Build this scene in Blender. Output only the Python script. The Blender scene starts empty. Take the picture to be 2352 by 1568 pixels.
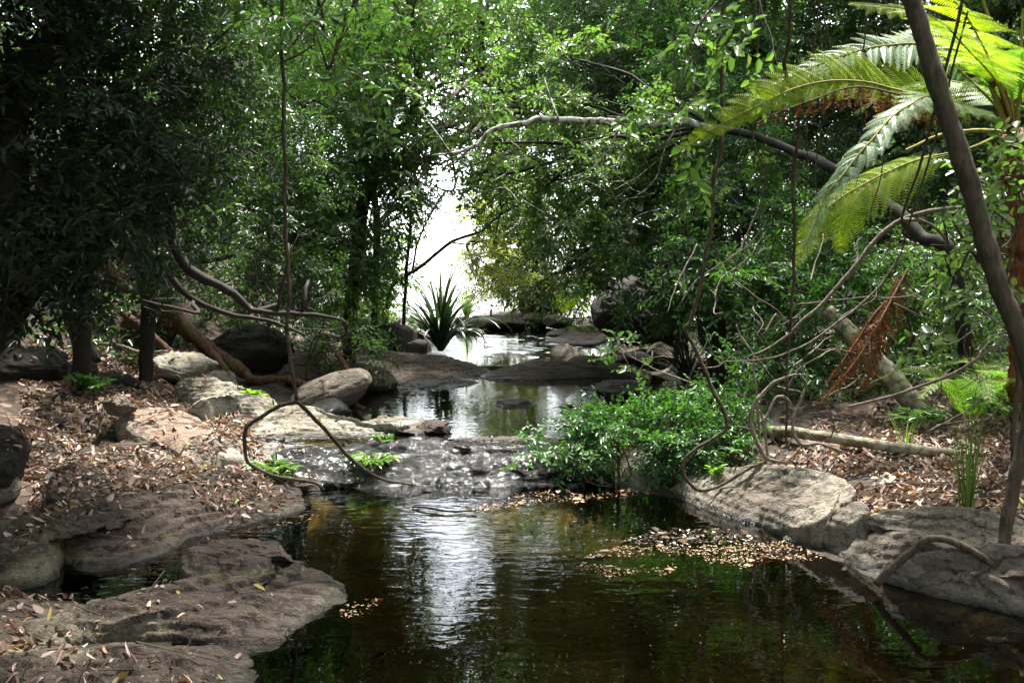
import bpy, math
import numpy as np
from mathutils import Vector
from mathutils.bvhtree import BVHTree

scene = bpy.context.scene
COL = scene.collection
rng = np.random.default_rng(11)

# ------------------------------------------------------------------ camera, sky, sun, exposure
FPX = 2287.0                      # focal length in photo units (picture 2352 x 1568 units wide/high)
PITCH = math.radians(3.6)
CAMZ = 1.6
cam_d = bpy.data.cameras.new('camera'); cam_d.lens = 35.0; cam_d.sensor_width = 36.0; cam_d.sensor_fit = 'HORIZONTAL'
cam_d.clip_start = 0.05; cam_d.clip_end = 6000
cam = bpy.data.objects.new('camera', cam_d); COL.objects.link(cam)
cam.location = (0, 0, CAMZ); cam.rotation_euler = (math.radians(90) - PITCH, 0, 0)
scene.camera = cam

SUN_EL, SUN_AZ = math.radians(68), math.radians(24)     # azimuth from +Y towards +X
world = bpy.data.worlds.new('World'); scene.world = world; world.use_nodes = True
wn, wl = world.node_tree.nodes, world.node_tree.links
bgn = wn['Background']; bgn.inputs['Strength'].default_value = 0.15
sky = wn.new('ShaderNodeTexSky'); sky.sky_type = 'NISHITA'; sky.sun_disc = False
sky.sun_elevation = SUN_EL; sky.sun_rotation = SUN_AZ; sky.air_density = 1.0; sky.dust_density = 1.5; sky.ozone_density = 1.0
hsv = wn.new('ShaderNodeHueSaturation'); hsv.inputs['Saturation'].default_value = 0.30
wl.new(sky.outputs[0], hsv.inputs['Color']); wl.new(hsv.outputs[0], bgn.inputs['Color'])

sun_d = bpy.data.lights.new('sun', 'SUN'); sun_d.energy = 3.0; sun_d.angle = math.radians(3.5); sun_d.color = (1.0, 0.96, 0.88)
sun = bpy.data.objects.new('sun', sun_d); COL.objects.link(sun)
sdir = Vector((math.sin(SUN_AZ) * math.cos(SUN_EL), math.cos(SUN_AZ) * math.cos(SUN_EL), math.sin(SUN_EL)))
sun.rotation_euler = sdir.to_track_quat('Z', 'Y').to_euler()

scene.render.engine = 'CYCLES'
vs = scene.view_settings
vs.view_transform = 'Standard'; vs.look = 'None'; vs.exposure = 2.68; vs.gamma = 1.0; vs.use_curve_mapping = False
cy = scene.cycles
cy.max_bounces = 8; cy.diffuse_bounces = 4; cy.glossy_bounces = 3; cy.transmission_bounces = 6; cy.transparent_max_bounces = 10
cy.caustics_reflective = False; cy.caustics_refractive = False; cy.sample_clamp_indirect = 6.0
cy.use_denoising = True
try:
    cy.denoiser = 'OPENIMAGEDENOISE'; cy.denoising_input_passes = 'RGB_ALBEDO_NORMAL'
except Exception:
    pass

# ------------------------------------------------------------------ picture units -> world
CP, SP = math.cos(PITCH), math.sin(PITCH)
def ray(u, v):
    a = (u - 1176.0) / FPX; b = (784.0 - v) / FPX
    return np.array([a, CP + b * SP, -SP + b * CP])
def P(u, v, d):                  # point seen at (u, v), d metres down the valley
    r = ray(u, v); return np.array([0, 0, CAMZ]) + r * (d / r[1])
def G(u, v, z):                  # point seen at (u, v) on the level z
    r = ray(u, v); return np.array([0, 0, CAMZ]) + r * ((z - CAMZ) / r[2])

# ------------------------------------------------------------------ noise
_perm = np.random.default_rng(5).permutation(256); _perm = np.concatenate([_perm, _perm, _perm])
_g = np.random.default_rng(6).normal(size=(256, 3)); _g /= np.linalg.norm(_g, axis=1)[:, None]
def pnoise(p):
    i = np.floor(p).astype(int); f = p - i; i &= 255
    w = f * f * f * (f * (f * 6 - 15) + 10)
    out = 0
    for dx in (0, 1):
        wx = w[..., 0] if dx else 1 - w[..., 0]
        for dy in (0, 1):
            wy = w[..., 1] if dy else 1 - w[..., 1]
            for dz in (0, 1):
                wz = w[..., 2] if dz else 1 - w[..., 2]
                h = _perm[_perm[_perm[i[..., 0] + dx] + i[..., 1] + dy] + i[..., 2] + dz]
                gr = _g[h]
                out = out + wx * wy * wz * (gr[..., 0] * (f[..., 0] - dx) + gr[..., 1] * (f[..., 1] - dy) + gr[..., 2] * (f[..., 2] - dz))
    return out
def fbm(p, oct=4, gain=0.5, lac=2.03):
    a, s, fr = 1.0, 0.0, 1.0
    for k in range(oct):
        s = s + a * pnoise(p * fr + 17.3 * k); a *= gain; fr *= lac
    return s
def sstep(x): x = np.clip(x, 0, 1); return x * x * (3 - 2 * x)
def unit(a): return a / np.maximum(np.linalg.norm(a, axis=-1, keepdims=True), 1e-9)

# ------------------------------------------------------------------ mesh building
class MB:
    def __init__(self): self.v = []; self.f = []; self.m = []; self.n = 0
    def add(self, V, Q, mi=0):
        if len(V) == 0: return self
        self.v.append(np.asarray(V, float)); self.f.append(np.asarray(Q, int) + self.n); self.m.append(np.full(len(Q), mi)); self.n += len(V); return self
    def build(self, name, mats, parent=None, smooth=False, origin=None):
        V = np.concatenate(self.v); Q = np.concatenate(self.f); M = np.concatenate(self.m)
        if origin is not None: V = V - np.asarray(origin)
        me = bpy.data.meshes.new(name)
        me.vertices.add(len(V)); me.vertices.foreach_set('co', V.astype(np.float32).ravel())
        me.loops.add(len(Q) * 4); me.loops.foreach_set('vertex_index', Q.astype(np.int32).ravel())
        me.polygons.add(len(Q)); me.polygons.foreach_set('loop_start', np.arange(0, len(Q) * 4, 4, dtype=np.int32))
        if not isinstance(mats, (list, tuple)): mats = [mats]
        for m in mats: me.materials.append(m)
        me.polygons.foreach_set('material_index', M.astype(np.int32))
        if smooth: me.polygons.foreach_set('use_smooth', np.ones(len(Q), bool))
        me.update(calc_edges=True)
        o = bpy.data.objects.new(name, me); COL.objects.link(o)
        if parent is not None: o.parent = parent
        return o

def tag(o, label=None, cat=None, group=None, kind=None):
    if label: o['label'] = label
    if cat: o['category'] = cat
    if group: o['group'] = group
    if kind: o['kind'] = kind
    return o
def thing(name, label, cat, loc, group=None):
    o = bpy.data.objects.new(name, None); COL.objects.link(o); o.location = tuple(loc); o.empty_display_size = 0.2
    return tag(o, label, cat, group)

def spline(pts, n=None, step=None, closed=False, vals=None):
    """Catmull-Rom through pts, resampled evenly"""
    p = np.asarray(pts, float); k = len(p)
    if vals is not None: p = np.hstack([p, np.asarray(vals, float)[:, None]])
    if closed: q = np.vstack([p[-1], p, p[0], p[1]]); segs = k
    else: q = np.vstack([2 * p[0] - p[1], p, 2 * p[-1] - p[-2]]); segs = k - 1
    t = np.linspace(0, 1, 14, endpoint=False)[:, None]; out = []
    for i in range(segs):
        a, b, c, d = q[i], q[i + 1], q[i + 2], q[i + 3]
        out.append(0.5 * ((2 * b) + (-a + c) * t + (2 * a - 5 * b + 4 * c - d) * t ** 2 + (-a + 3 * b - 3 * c + d) * t ** 3))
    out = np.vstack(out + [(p[0] if closed else p[-1])[None]])
    L = np.concatenate([[0], np.cumsum(np.linalg.norm(np.diff(out[:, :3], axis=0), axis=1))])
    if n is None: n = max(3, int(L[-1] / step) + 1)
    s = np.linspace(0, L[-1], n + 1)[:-1] if closed else np.linspace(0, L[-1], n)
    r = np.stack([np.interp(s, L, out[:, j]) for j in range(out.shape[1])], 1)
    return (r[:, :3], r[:, 3]) if vals is not None else r

def tube(pts, rad, sides=8, step=0.06, wob=0.0, rough=0.2, seed=None, raw=False):
    """tapered bark tube: returns verts, quads"""
    seed = rng.uniform(0, 99) if seed is None else seed
    pts = np.asarray(pts, float)
    rad = np.full(len(pts), rad) if np.isscalar(rad) else (np.interp(np.linspace(0, 1, len(pts)), np.linspace(0, 1, len(rad)), rad))
    if raw: c, r = pts, rad
    else: c, r = spline(pts, step=step, vals=rad)
    n = len(c)
    if wob: 
        w = np.stack([fbm(c * 2.2 + seed + k * 31, 3) for k in range(3)], 1); c = c + w * wob + np.stack([fbm(c * 11 + seed + k * 17, 2) for k in range(3)], 1) * wob * .3
    T = unit(np.gradient(c, axis=0))
    ref = np.array([0.31, 0.2, 0.93]) if abs(T[:, 2]).mean() < 0.8 else np.array([0.2, 0.95, 0.1])
    N = unit(np.cross(T, ref)); B = np.cross(T, N)
    a = np.linspace(0, 2 * np.pi, sides, endpoint=False)
    ring = np.cos(a)[None, :, None] * N[:, None] + np.sin(a)[None, :, None] * B[:, None]
    V = c[:, None] + ring * r[:, None, None]
    if rough:
        nz = fbm((V * float(np.clip(.35 / np.mean(r), 6, 30)) + seed).reshape(-1, 3), 3).reshape(n, sides)
        V = c[:, None] + ring * (r[:, None] * (1 + rough * 2 * nz))[..., None]
    i = np.arange(n - 1)[:, None] * sides; j = np.arange(sides)[None]
    Q = np.stack([i + j, i + (j + 1) % sides, i + sides + (j + 1) % sides, i + sides + j], -1).reshape(-1, 4)
    V = V.reshape(-1, 3)
    # close the two ends
    m = len(V); V = np.vstack([V, c[:1], c[-1:]])
    k = np.arange(0, sides, 2)
    e0 = np.stack([np.full(len(k), m), (k + 2) % sides, (k + 1) % sides, k], 1)
    b = (n - 1) * sides
    e1 = np.stack([np.full(len(k), m + 1), b + k, b + (k + 1) % sides, b + (k + 2) % sides], 1)
    if sides % 2 == 0: Q = np.vstack([Q, e0, e1])
    return V, Q

def prisms(A, B, r):
    """thin three-sided twigs from A to B (N,3)"""
    T = unit(B - A); ref = np.where(abs(T[:, 2:3]) > 0.9, np.array([[1., 0, 0]]), np.array([[0, 0, 1.]]))
    N = unit(np.cross(T, ref)); M = np.cross(T, N); V = []
    for e, k in ((A, 1.0), (B, 0.5)):
        for ang in (0, 2.1, 4.2): V.append(e + (N * math.cos(ang) + M * math.sin(ang)) * r * k)
    V = np.stack(V, 1).reshape(-1, 3); b = np.arange(len(A))[:, None, None] * 6
    Q = np.array([[0, 1, 4, 3], [1, 2, 5, 4], [2, 0, 3, 5]])[None] + b
    return V, Q.reshape(-1, 4)

def leaves(Pp, D, N, L, ratio=0.42, fold=0.16, curl=0.12, wide=0.45):
    """folded six-vertex leaves"""
    D = unit(D); S = unit(np.cross(D, N)); N = np.cross(S, D); n = len(Pp)
    L = np.broadcast_to(np.asarray(L, float), (n,))[:, None]; w = L * ratio * 0.5
    rt = np.broadcast_to(np.asarray(fold, float), (n,))[:, None]; cu = np.broadcast_to(np.asarray(curl, float), (n,))[:, None]
    b = Pp; t = Pp + D * L - N * L * cu
    l1 = Pp + D * L * (wide - .15) + S * w + N * L * rt; r1 = Pp + D * L * (wide - .15) - S * w + N * L * rt
    l2 = Pp + D * L * (wide + .3) + S * w * .72 + N * L * (rt * .7 - cu * .5); r2 = Pp + D * L * (wide + .3) - S * w * .72 + N * L * (rt * .7 - cu * .5)
    V = np.stack([b, l1, l2, t, r2, r1], 1).reshape(-1, 3)
    Q = (np.array([[0, 3, 2, 1], [0, 5, 4, 3]])[None] + np.arange(n)[:, None, None] * 6).reshape(-1, 4)
    return V, Q

# ------------------------------------------------------------------ materials
def newmat(name):
    m = bpy.data.materials.new(name); m.use_nodes = True
    nt = m.node_tree; nt.nodes.clear(); out = nt.nodes.new('ShaderNodeOutputMaterial')
    return m, nt.nodes, nt.links, out
def ramp(n, stops):
    r = n.new('ShaderNodeValToRGB'); e = r.color_ramp.elements
    while len(e) < len(stops): e.new(0.5)
    for k, (p, c) in enumerate(stops): e[k].position = p; e[k].color = (*c, 1)
    return r
def noise_n(n, l, coord, scale, detail=4, rough=0.55, sc=(1, 1, 1)):
    t = n.new('ShaderNodeTexNoise'); t.inputs['Scale'].default_value = scale; t.inputs['Detail'].default_value = detail; t.inputs['Roughness'].default_value = rough
    if sc != (1, 1, 1):
        mp = n.new('ShaderNodeMapping'); mp.inputs['Scale'].default_value = sc; l.new(coord, mp.inputs['Vector']); coord = mp.outputs[0]
    l.new(coord, t.inputs['Vector']); return t
def mixc(n, l, fac, a, b, mode='MIX'):
    m = n.new('ShaderNodeMix'); m.data_type = 'RGBA'; m.blend_type = mode
    for s, x in ((m.inputs[0], fac), (m.inputs[6], a), (m.inputs[7], b)):
        if hasattr(x, 'is_linked'): l.new(x, s)
        elif isinstance(x, tuple): s.default_value = (*x, 1)
        else: s.default_value = x
    return m.outputs[2]
def rmap(n, l, x, a, b, c=0.0, d=1.0):
    m = n.new('ShaderNodeMapRange'); m.clamp = True
    for k, vv in zip((1, 2, 3, 4), (a, b, c, d)): m.inputs[k].default_value = vv
    l.new(x, m.inputs[0]); return m.outputs[0]
def mathn(n, l, op, a, b):
    m = n.new('ShaderNodeMath'); m.operation = op
    for s, x in ((m.inputs[0], a), (m.inputs[1], b)):
        if hasattr(x, 'is_linked'): l.new(x, s)
        else: s.default_value = x
    return m.outputs[0]

def leaf_mat(name, stops, trans=(0.2, 0.4, 0.04), tmix=0.35, rough=0.35, spec=0.5):
    m, n, l, out = newmat(name)
    g = n.new('ShaderNodeNewGeometry'); r = ramp(n, stops); l.new(g.outputs['Random Per Island'], r.inputs[0])
    b = n.new('ShaderNodeBsdfPrincipled'); l.new(r.outputs[0], b.inputs['Base Color']); b.inputs['Roughness'].default_value = rough
    b.inputs['Specular IOR Level'].default_value = spec
    t = n.new('ShaderNodeBsdfTranslucent'); c = mixc(n, l, 1.0, r.outputs[0], tuple(x * 4 for x in trans), 'MULTIPLY')
    c = mixc(n, l, 0.5, c, trans); l.new(c, t.inputs['Color'])
    mx = n.new('ShaderNodeMixShader'); mx.inputs[0].default_value = tmix
    l.new(b.outputs[0], mx.inputs[1]); l.new(t.outputs[0], mx.inputs[2]); l.new(mx.outputs[0], out.inputs[0]); return m

def bark_mat(name, c1, c2, scale=14, bump=0.5, moss=None, lichen=None, rough=0.85, stretch=(1, 1, .35)):
    m, n, l, out = newmat(name)
    tc = n.new('ShaderNodeTexCoord'); co = tc.outputs['Object']
    a = noise_n(n, l, co, scale, 6, .65, stretch); b2 = noise_n(n, l, co, scale * .25, 3)
    r = ramp(n, [(.3, c1), (.7, c2)]); l.new(a.outputs[0], r.inputs[0]); col = r.outputs[0]
    if moss: col = mixc(n, l, rmap(n, l, b2.outputs[0], .52, .68), col, moss)
    if lichen:
        c3 = noise_n(n, l, co, scale * .8, 3); col = mixc(n, l, rmap(n, l, c3.outputs[0], .45, .55), col, lichen)
    p = n.new('ShaderNodeBsdfPrincipled'); l.new(col, p.inputs['Base Color']); p.inputs['Roughness'].default_value = rough
    p.inputs['Specular IOR Level'].default_value = 0.3
    bm = n.new('ShaderNodeBump'); bm.inputs['Strength'].default_value = bump; bm.inputs['Distance'].default_value = .02; l.new(a.outputs[0], bm.inputs['Height']); l.new(bm.outputs[0], p.inputs['Normal'])
    l.new(p.outputs[0], out.inputs[0]); return m

def rock_mat(name, brown, pale, pale_amt=.5, moss=(.09, .10, .03), moss_amt=.3, wet_z=None, rough=.85, scale=1.0, wet_col=(.022, .018, .016)):
    m, n, l, out = newmat(name)
    g = n.new('ShaderNodeNewGeometry'); co = g.outputs['Position']
    big = noise_n(n, l, co, 1.7 * scale, 6, .62); med = noise_n(n, l, co, 9 * scale, 8, .7); fine = noise_n(n, l, co, 55, 5, .7)
    strat = noise_n(n, l, co, 3.2 * scale, 7, .65, (.8, 1.6, 4))
    t = mathn(n, l, 'ADD', big.outputs[0], mathn(n, l, 'MULTIPLY', med.outputs[0], .35))
    at = n.new('ShaderNodeAttribute'); at.attribute_name = 'rim'; t = mathn(n, l, 'ADD', t, mathn(n, l, 'MULTIPLY', at.outputs['Fac'], .24))
    f = rmap(n, l, t, 1.06 - pale_amt * .62, 1.22 - pale_amt * .62)
    c = mixc(n, l, f, brown, pale)
    c = mixc(n, l, rmap(n, l, fine.outputs[0], .3, .75), mixc(n, l, 1.0, c, (.52, .5, .48), 'MULTIPLY'), c)
    c = mixc(n, l, rmap(n, l, med.outputs[0], .56, .70, 0, .75), c, mixc(n, l, 1.0, c, (.45, .42, .40), 'MULTIPLY'))
    ms = noise_n(n, l, co, 2.6 * scale, 6, .7); 
    c = mixc(n, l, rmap(n, l, ms.outputs[0], .70 - moss_amt * .3, .80 - moss_amt * .3, 0, .8), c, moss)
    spk = noise_n(n, l, co, 24 * scale, 4, .8); c = mixc(n, l, mathn(n, l, 'MULTIPLY', rmap(n, l, spk.outputs[0], .56, .66, 0, .8), rmap(n, l, big.outputs[0], .42, .6, .1, 1)), c, pale)
    pv = n.new('ShaderNodeTexVoronoi'); pv.inputs['Scale'].default_value = 13 * scale; l.new(mixc(n, l, .1, co, med.outputs[1]), pv.inputs['Vector']); pit = mathn(n, l, 'MULTIPLY', rmap(n, l, pv.outputs['Distance'], .12, .30, 1, 0), rmap(n, l, ms.outputs[0], .42, .55, 0, 1))
    c = mixc(n, l, pit, c, mixc(n, l, 1.0, c, (.4, .38, .35), 'MULTIPLY'))
    vor = n.new('ShaderNodeTexVoronoi'); vor.feature = 'DISTANCE_TO_EDGE'; vor.inputs['Scale'].default_value = 2.1 * scale
    mp = n.new('ShaderNodeMapping'); mp.inputs['Scale'].default_value = (.7, 1.5, 2.5); mp.inputs['Rotation'].default_value = (0, 0, .5)
    wv = mixc(n, l, .12, co, med.outputs[1]); l.new(wv, mp.inputs[0]); l.new(mp.outputs[0], vor.inputs['Vector'])
    crack = rmap(n, l, vor.outputs['Distance'], 0.0, .03)
    ckm = rmap(n, l, big.outputs[0], .45, .6); crack = mathn(n, l, 'MAXIMUM', crack, ckm)
    c = mixc(n, l, crack, mixc(n, l, 1.0, c, (.35, .33, .3), 'MULTIPLY'), c)
    p = n.new('ShaderNodeBsdfPrincipled')
    rg = rough
    if wet_z is not None:
        sx = n.new('ShaderNodeSeparateXYZ'); l.new(co, sx.inputs[0])
        hz = mathn(n, l, 'ADD', sx.outputs[2], mathn(n, l, 'MULTIPLY', med.outputs[0], -.09))
        wet = rmap(n, l, hz, wet_z - .02, wet_z + .035, 1, 0)
        c = mixc(n, l, wet, c, wet_col); l.new(rmap(n, l, wet, 0, 1, rough, .14 if wet_z > 5 else .25), p.inputs['Roughness'])
    else: p.inputs['Roughness'].default_value = rough
    l.new(c, p.inputs['Base Color']); p.inputs['Specular IOR Level'].default_value = .7 if (wet_z or 0) > 5 else .35
    h = mathn(n, l, 'ADD', mathn(n, l, 'MULTIPLY', med.outputs[0], .9), mathn(n, l, 'MULTIPLY', fine.outputs[0], .40))
    h = mathn(n, l, 'ADD', h, mathn(n, l, 'MULTIPLY', strat.outputs[0], .9)); h = mathn(n, l, 'ADD', h, mathn(n, l, 'MULTIPLY', crack, .35)); h = mathn(n, l, 'ADD', h, mathn(n, l, 'MULTIPLY', pit, -.3))
    bm = n.new('ShaderNodeBump'); bm.inputs['Strength'].default_value = 1.0; bm.inputs['Distance'].default_value = .075; l.new(h, bm.inputs['Height']); l.new(bm.outputs[0], p.inputs['Normal'])
    if (wet_z or 0) > 5:      # a film of running water over the stone
        fl = noise_n(n, l, co, 17, 3, .6, (.7, 1.3, 1)); fl.inputs['Distortion'].default_value = 1.2
        b2 = n.new('ShaderNodeBump'); b2.inputs['Strength'].default_value = 1; b2.inputs['Distance'].default_value = .06; l.new(fl.outputs[0], b2.inputs['Height']); l.new(bm.outputs[0], b2.inputs['Normal'])
        p.inputs['Coat Weight'].default_value = 1; p.inputs['Coat Roughness'].default_value = .015; p.inputs['Coat IOR'].default_value = 1.5; l.new(b2.outputs[0], p.inputs['Coat Normal'])
    l.new(p.outputs[0], out.inputs[0]); return m

def water_mat(name, tint, amp, ripple_lo=0.15, y_focus=None, scale=7.0):
    """surface reflection over tinted see-through water; ripples stronger where the water runs"""
    m, n, l, out = newmat(name)
    g = n.new('ShaderNodeNewGeometry'); co = g.outputs['Position']
    a = noise_n(n, l, co, scale, 1.5, .45, (.75, 1.35, 1)); a.inputs['Distortion'].default_value = .5; b = noise_n(n, l, co, scale * 2.7, 1, .5, (.8, 1.3, 1)); c = noise_n(n, l, co, .55, 2)
    h = mathn(n, l, 'ADD', a.outputs[0], mathn(n, l, 'MULTIPLY', b.outputs[0], .16)); pass
    k = rmap(n, l, c.outputs[0], .38, .62, ripple_lo, 1.0)
    if y_focus:
        sx = n.new('ShaderNodeSeparateXYZ'); l.new(co, sx.inputs[0])
        k = mathn(n, l, 'MULTIPLY', k, rmap(n, l, sx.outputs[1], y_focus[0], y_focus[1], y_focus[2], y_focus[3]))
        k = mathn(n, l, 'MULTIPLY', k, rmap(n, l, sx.outputs[0], .6, 1.8, 1.0, .45))
    h = mathn(n, l, 'MULTIPLY', h, k)
    bm = n.new('ShaderNodeBump'); bm.inputs['Strength'].default_value = 1.0; bm.inputs['Distance'].default_value = amp; l.new(h, bm.inputs['Height'])
    fr = n.new('ShaderNodeFresnel'); fr.inputs['IOR'].default_value = 1.34; l.new(bm.outputs[0], fr.inputs['Normal'])
    gl = n.new('ShaderNodeBsdfGlossy'); gl.inputs['Roughness'].default_value = .0; gl.inputs['Color'].default_value = (1, 1, 1, 1); l.new(bm.outputs[0], gl.inputs['Normal'])
    tr = n.new('ShaderNodeBsdfTransparent'); tr.inputs['Color'].default_value = (*tint, 1)
    mx = n.new('ShaderNodeMixShader'); l.new(fr.outputs[0], mx.inputs[0]); l.new(tr.outputs[0], mx.inputs[1]); l.new(gl.outputs[0], mx.inputs[2])
    l.new(mx.outputs[0], out.inputs[0]); return m

M = {}
def LM(k, *a, **kw): M[k] = leaf_mat(k, *a, **kw)
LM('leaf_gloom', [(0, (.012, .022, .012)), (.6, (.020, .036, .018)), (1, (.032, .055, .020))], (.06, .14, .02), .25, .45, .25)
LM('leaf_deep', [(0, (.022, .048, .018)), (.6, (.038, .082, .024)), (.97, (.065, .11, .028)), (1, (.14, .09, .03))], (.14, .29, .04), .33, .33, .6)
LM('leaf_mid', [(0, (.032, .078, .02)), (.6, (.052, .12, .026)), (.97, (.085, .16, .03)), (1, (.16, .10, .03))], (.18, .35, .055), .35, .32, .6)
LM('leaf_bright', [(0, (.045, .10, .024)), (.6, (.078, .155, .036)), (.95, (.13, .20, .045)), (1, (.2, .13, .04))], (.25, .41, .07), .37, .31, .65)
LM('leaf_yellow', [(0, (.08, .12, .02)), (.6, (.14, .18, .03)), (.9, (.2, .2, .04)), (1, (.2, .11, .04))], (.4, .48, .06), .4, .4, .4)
LM('leaf_lime', [(0, (.07, .15, .025)), (1, (.13, .22, .04))], (.35, .55, .06), .45, .4, .4)
LM('leaf_backlit', [(0, (.20, .26, .09)), (.7, (.27, .32, .12)), (1, (.33, .32, .14))], (.55, .6, .16), .5, .5, .3)  # overexposed backlight is put into this very pale leaf colour
LM('leaf_glossy', [(0, (.024, .07, .022)), (.7, (.04, .105, .028)), (1, (.08, .16, .03))], (.14, .36, .03), .28, .36, .32)
LM('leaf_strap', [(0, (.014, .032, .018)), (1, (.028, .052, .026))], (.08, .16, .03), .18, .36, .5)
LM('leaf_grass', [(0, (.06, .12, .02)), (1, (.12, .2, .04))], (.25, .42, .05), .35, .45, .4)
LM('fern_gold', [(0, (.15, .23, .015)), (.8, (.22, .31, .02)), (.94, (.27, .30, .03)), (1, (.26, .15, .03))], (.50, .64, .03), .45, .6, .12)
LM('fern_green', [(0, (.08, .18, .025)), (1, (.14, .27, .035))], (.34, .56, .05), .45, .45, .35)
LM('fern_sheen', [(0, (.13, .24, .10)), (1, (.21, .33, .18))], (.28, .4, .2), .25, .45, .4)  # sky sheen on the glossy fronds is put into this paler colour
LM('fern_shade', [(0, (.03, .08, .025)), (1, (.06, .13, .04))], (.15, .32, .05), .35, .4, .4)
LM('fern_dead', [(0, (.06, .024, .013)), (.5, (.12, .046, .020)), (.85, (.18, .08, .028)), (1, (.30, .20, .07))], (.26, .11, .03), .25, .8, .2)
LM('litter', [(0, (.06, .035, .024)), (.22, (.15, .09, .065)), (.5, (.27, .185, .145)), (.74, (.43, .345, .29)), (.84, (.24, .11, .065)), (.93, (.55, .48, .41)), (.975, (.34, .24, .05)), (1, (.14, .18, .05))], (.3, .16, .07), .12, .62, .35)
LM('debris', [(0, (.13, .07, .035)), (.5, (.27, .16, .085)), (.85, (.38, .25, .14)), (1, (.48, .40, .30))], (.3, .16, .07), .1, .6, .35)
LM('wet_debris', [(0, (.02, .014, .01)), (.7, (.05, .03, .018)), (1, (.16, .09, .04))], (.1, .05, .02), .1, .22, .5)
M['bark_dark'] = bark_mat('bark_dark', (.010, .008, .007), (.030, .025, .020), 16, .6)
M['bark_brown'] = bark_mat('bark_brown', (.020, .014, .010), (.095, .068, .046), 26, 1.0, moss=(.05, .06, .02))
M['bark_grey'] = bark_mat('bark_grey', (.045, .036, .028), (.20, .165, .13), 36, 1.0)
M['bark_lichen'] = bark_mat('bark_lichen', (.06, .05, .04), (.16, .14, .11), 20, .5, lichen=(.42, .43, .38))
M['bark_red'] = bark_mat('bark_red', (.035, .016, .010), (.17, .085, .052), 22, 1.0, moss=(.10, .095, .035))
M['bark_moss'] = bark_mat('bark_moss', (.06, .048, .03), (.20, .165, .11), 18, 1.0, moss=(.07, .07, .016), lichen=(.25, .235, .17))
M['bark_vine'] = bark_mat('bark_vine', (.022, .016, .012), (.12, .09, .062), 38, 1.0)
M['bark_pale'] = bark_mat('bark_pale', (.07, .05, .038), (.30, .245, .185), 40, 1.0)
M['fern_stipe'] = bark_mat('fern_stipe', (.16, .15, .045), (.30, .27, .08), 25, .3)
M['fern_trunk'] = bark_mat('fern_trunk', (.045, .016, .008), (.20, .075, .03), 40, 1.0)
M['twig'] = bark_mat('twig', (.03, .024, .018), (.09, .075, .06), 15, .2)
M['rock_left'] = rock_mat('rock_left', (.115, .082, .066), (.31, .285, .20), .40, (.13, .12, .035), .42, -.035)
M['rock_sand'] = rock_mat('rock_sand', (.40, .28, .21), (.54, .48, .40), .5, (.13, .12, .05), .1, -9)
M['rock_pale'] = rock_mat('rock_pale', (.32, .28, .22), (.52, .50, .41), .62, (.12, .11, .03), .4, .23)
M['rock_grey'] = rock_mat('rock_grey', (.23, .19, .15), (.39, .35, .285), .6, (.11, .11, .035), .15, -.025)
M['rock_brown'] = rock_mat('rock_brown', (.12, .088, .066), (.21, .18, .13), .3, (.11, .10, .03), .3, .235)
M['rock_far'] = rock_mat('rock_far', (.24, .19, .15), (.36, .33, .28), .55, (.13, .12, .05), .1, .30)
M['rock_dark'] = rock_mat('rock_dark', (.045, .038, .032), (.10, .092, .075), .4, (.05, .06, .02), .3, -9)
M['rock_wet'] = rock_mat('rock_wet', (.035, .030, .027), (.07, .062, .052), .4, (.05, .05, .02), .2, 9, .3, 1.4, (.013, .011, .009))
# ------------------------------------------------------------------ ground: one sheet, a stream bed between two rising banks
_yl = [-8, 0, 3.9, 4.7, 5.0, 5.5, 5.8, 6.4, 7.4, 8.3, 9, 10.5, 12, 13, 14, 17, 22, 26, 32, 60]
_xl = [-1.6, -1.4, -1.2, -1.8, -2.5, -2.9, -2.7, -2.4, -1.8, -1.6, -1.5, -1.8, -1.7, -1.6, -1.0, -.9, -1.3, -2.2, -5, -14]
_yr = [-8, 0, 4.6, 5.2, 5.8, 6.3, 7.3, 8, 9, 10, 12, 13, 16, 20, 23, 27, 32, 60]
_xr = [3, 2.7, 2.4, 1.95, 1.75, 1.65, 1.2, 1.05, 1.35, 1.5, 1.8, 2.0, 1.8, 1.5, 1.3, 1.6, 2.4, 6]
def level(y): return np.interp(y, [7.2, 8.6, 14.4, 15.2, 27, 29.5, 31.5, 38, 60], [0, .25, .25, .31, .31, .46, .3, -7, -16])
def gz(x, y):
    x = np.asarray(x, float); y = np.asarray(y, float)
    Lx = np.interp(y, _yl, _xl); Rx = np.interp(y, _yr, _xr); lev = level(y)
    tl = np.maximum(Lx - x, 0); tr = np.maximum(x - Rx, 0); s = np.maximum(np.minimum(x - Lx, Rx - x), 0)
    deep = np.interp(y, [6.8, 7.4, 8.4, 8.9, 27, 28.5], [.34, .14, .13, .25, .25, .0])
    p = np.stack([x, y, x * 0], -1)
    bank_l = .18 * sstep(tl / 1.3) + .22 * np.maximum(tl - 1.4, 0) + .60 * np.maximum(tl - 3.2, 0)
    bank_r = .26 * sstep(tr / 1.2) + .10 * np.maximum(tr - 1.2, 0) + .6 * np.maximum(tr - 4.0, 0) + .4 * np.maximum(tr - 6.5, 0)
    far = sstep((y - 27) / 6)
    bank_l = bank_l * (1 - .5 * far); 
    z = lev - deep * sstep(s / .55) + np.where(tl > 0, bank_l, 0) + np.where(tr > 0, bank_r, 0)
    t = np.maximum(tl, tr)
    z = z + np.minimum(16 + 0 * z, 0 * z) + fbm(p * .8, 3) * .12 * sstep(t / 1.5) + fbm(p * 3.1 + 9, 3) * .035 * (.3 + sstep(t / .6))
    return np.minimum(z, 22)
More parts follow.
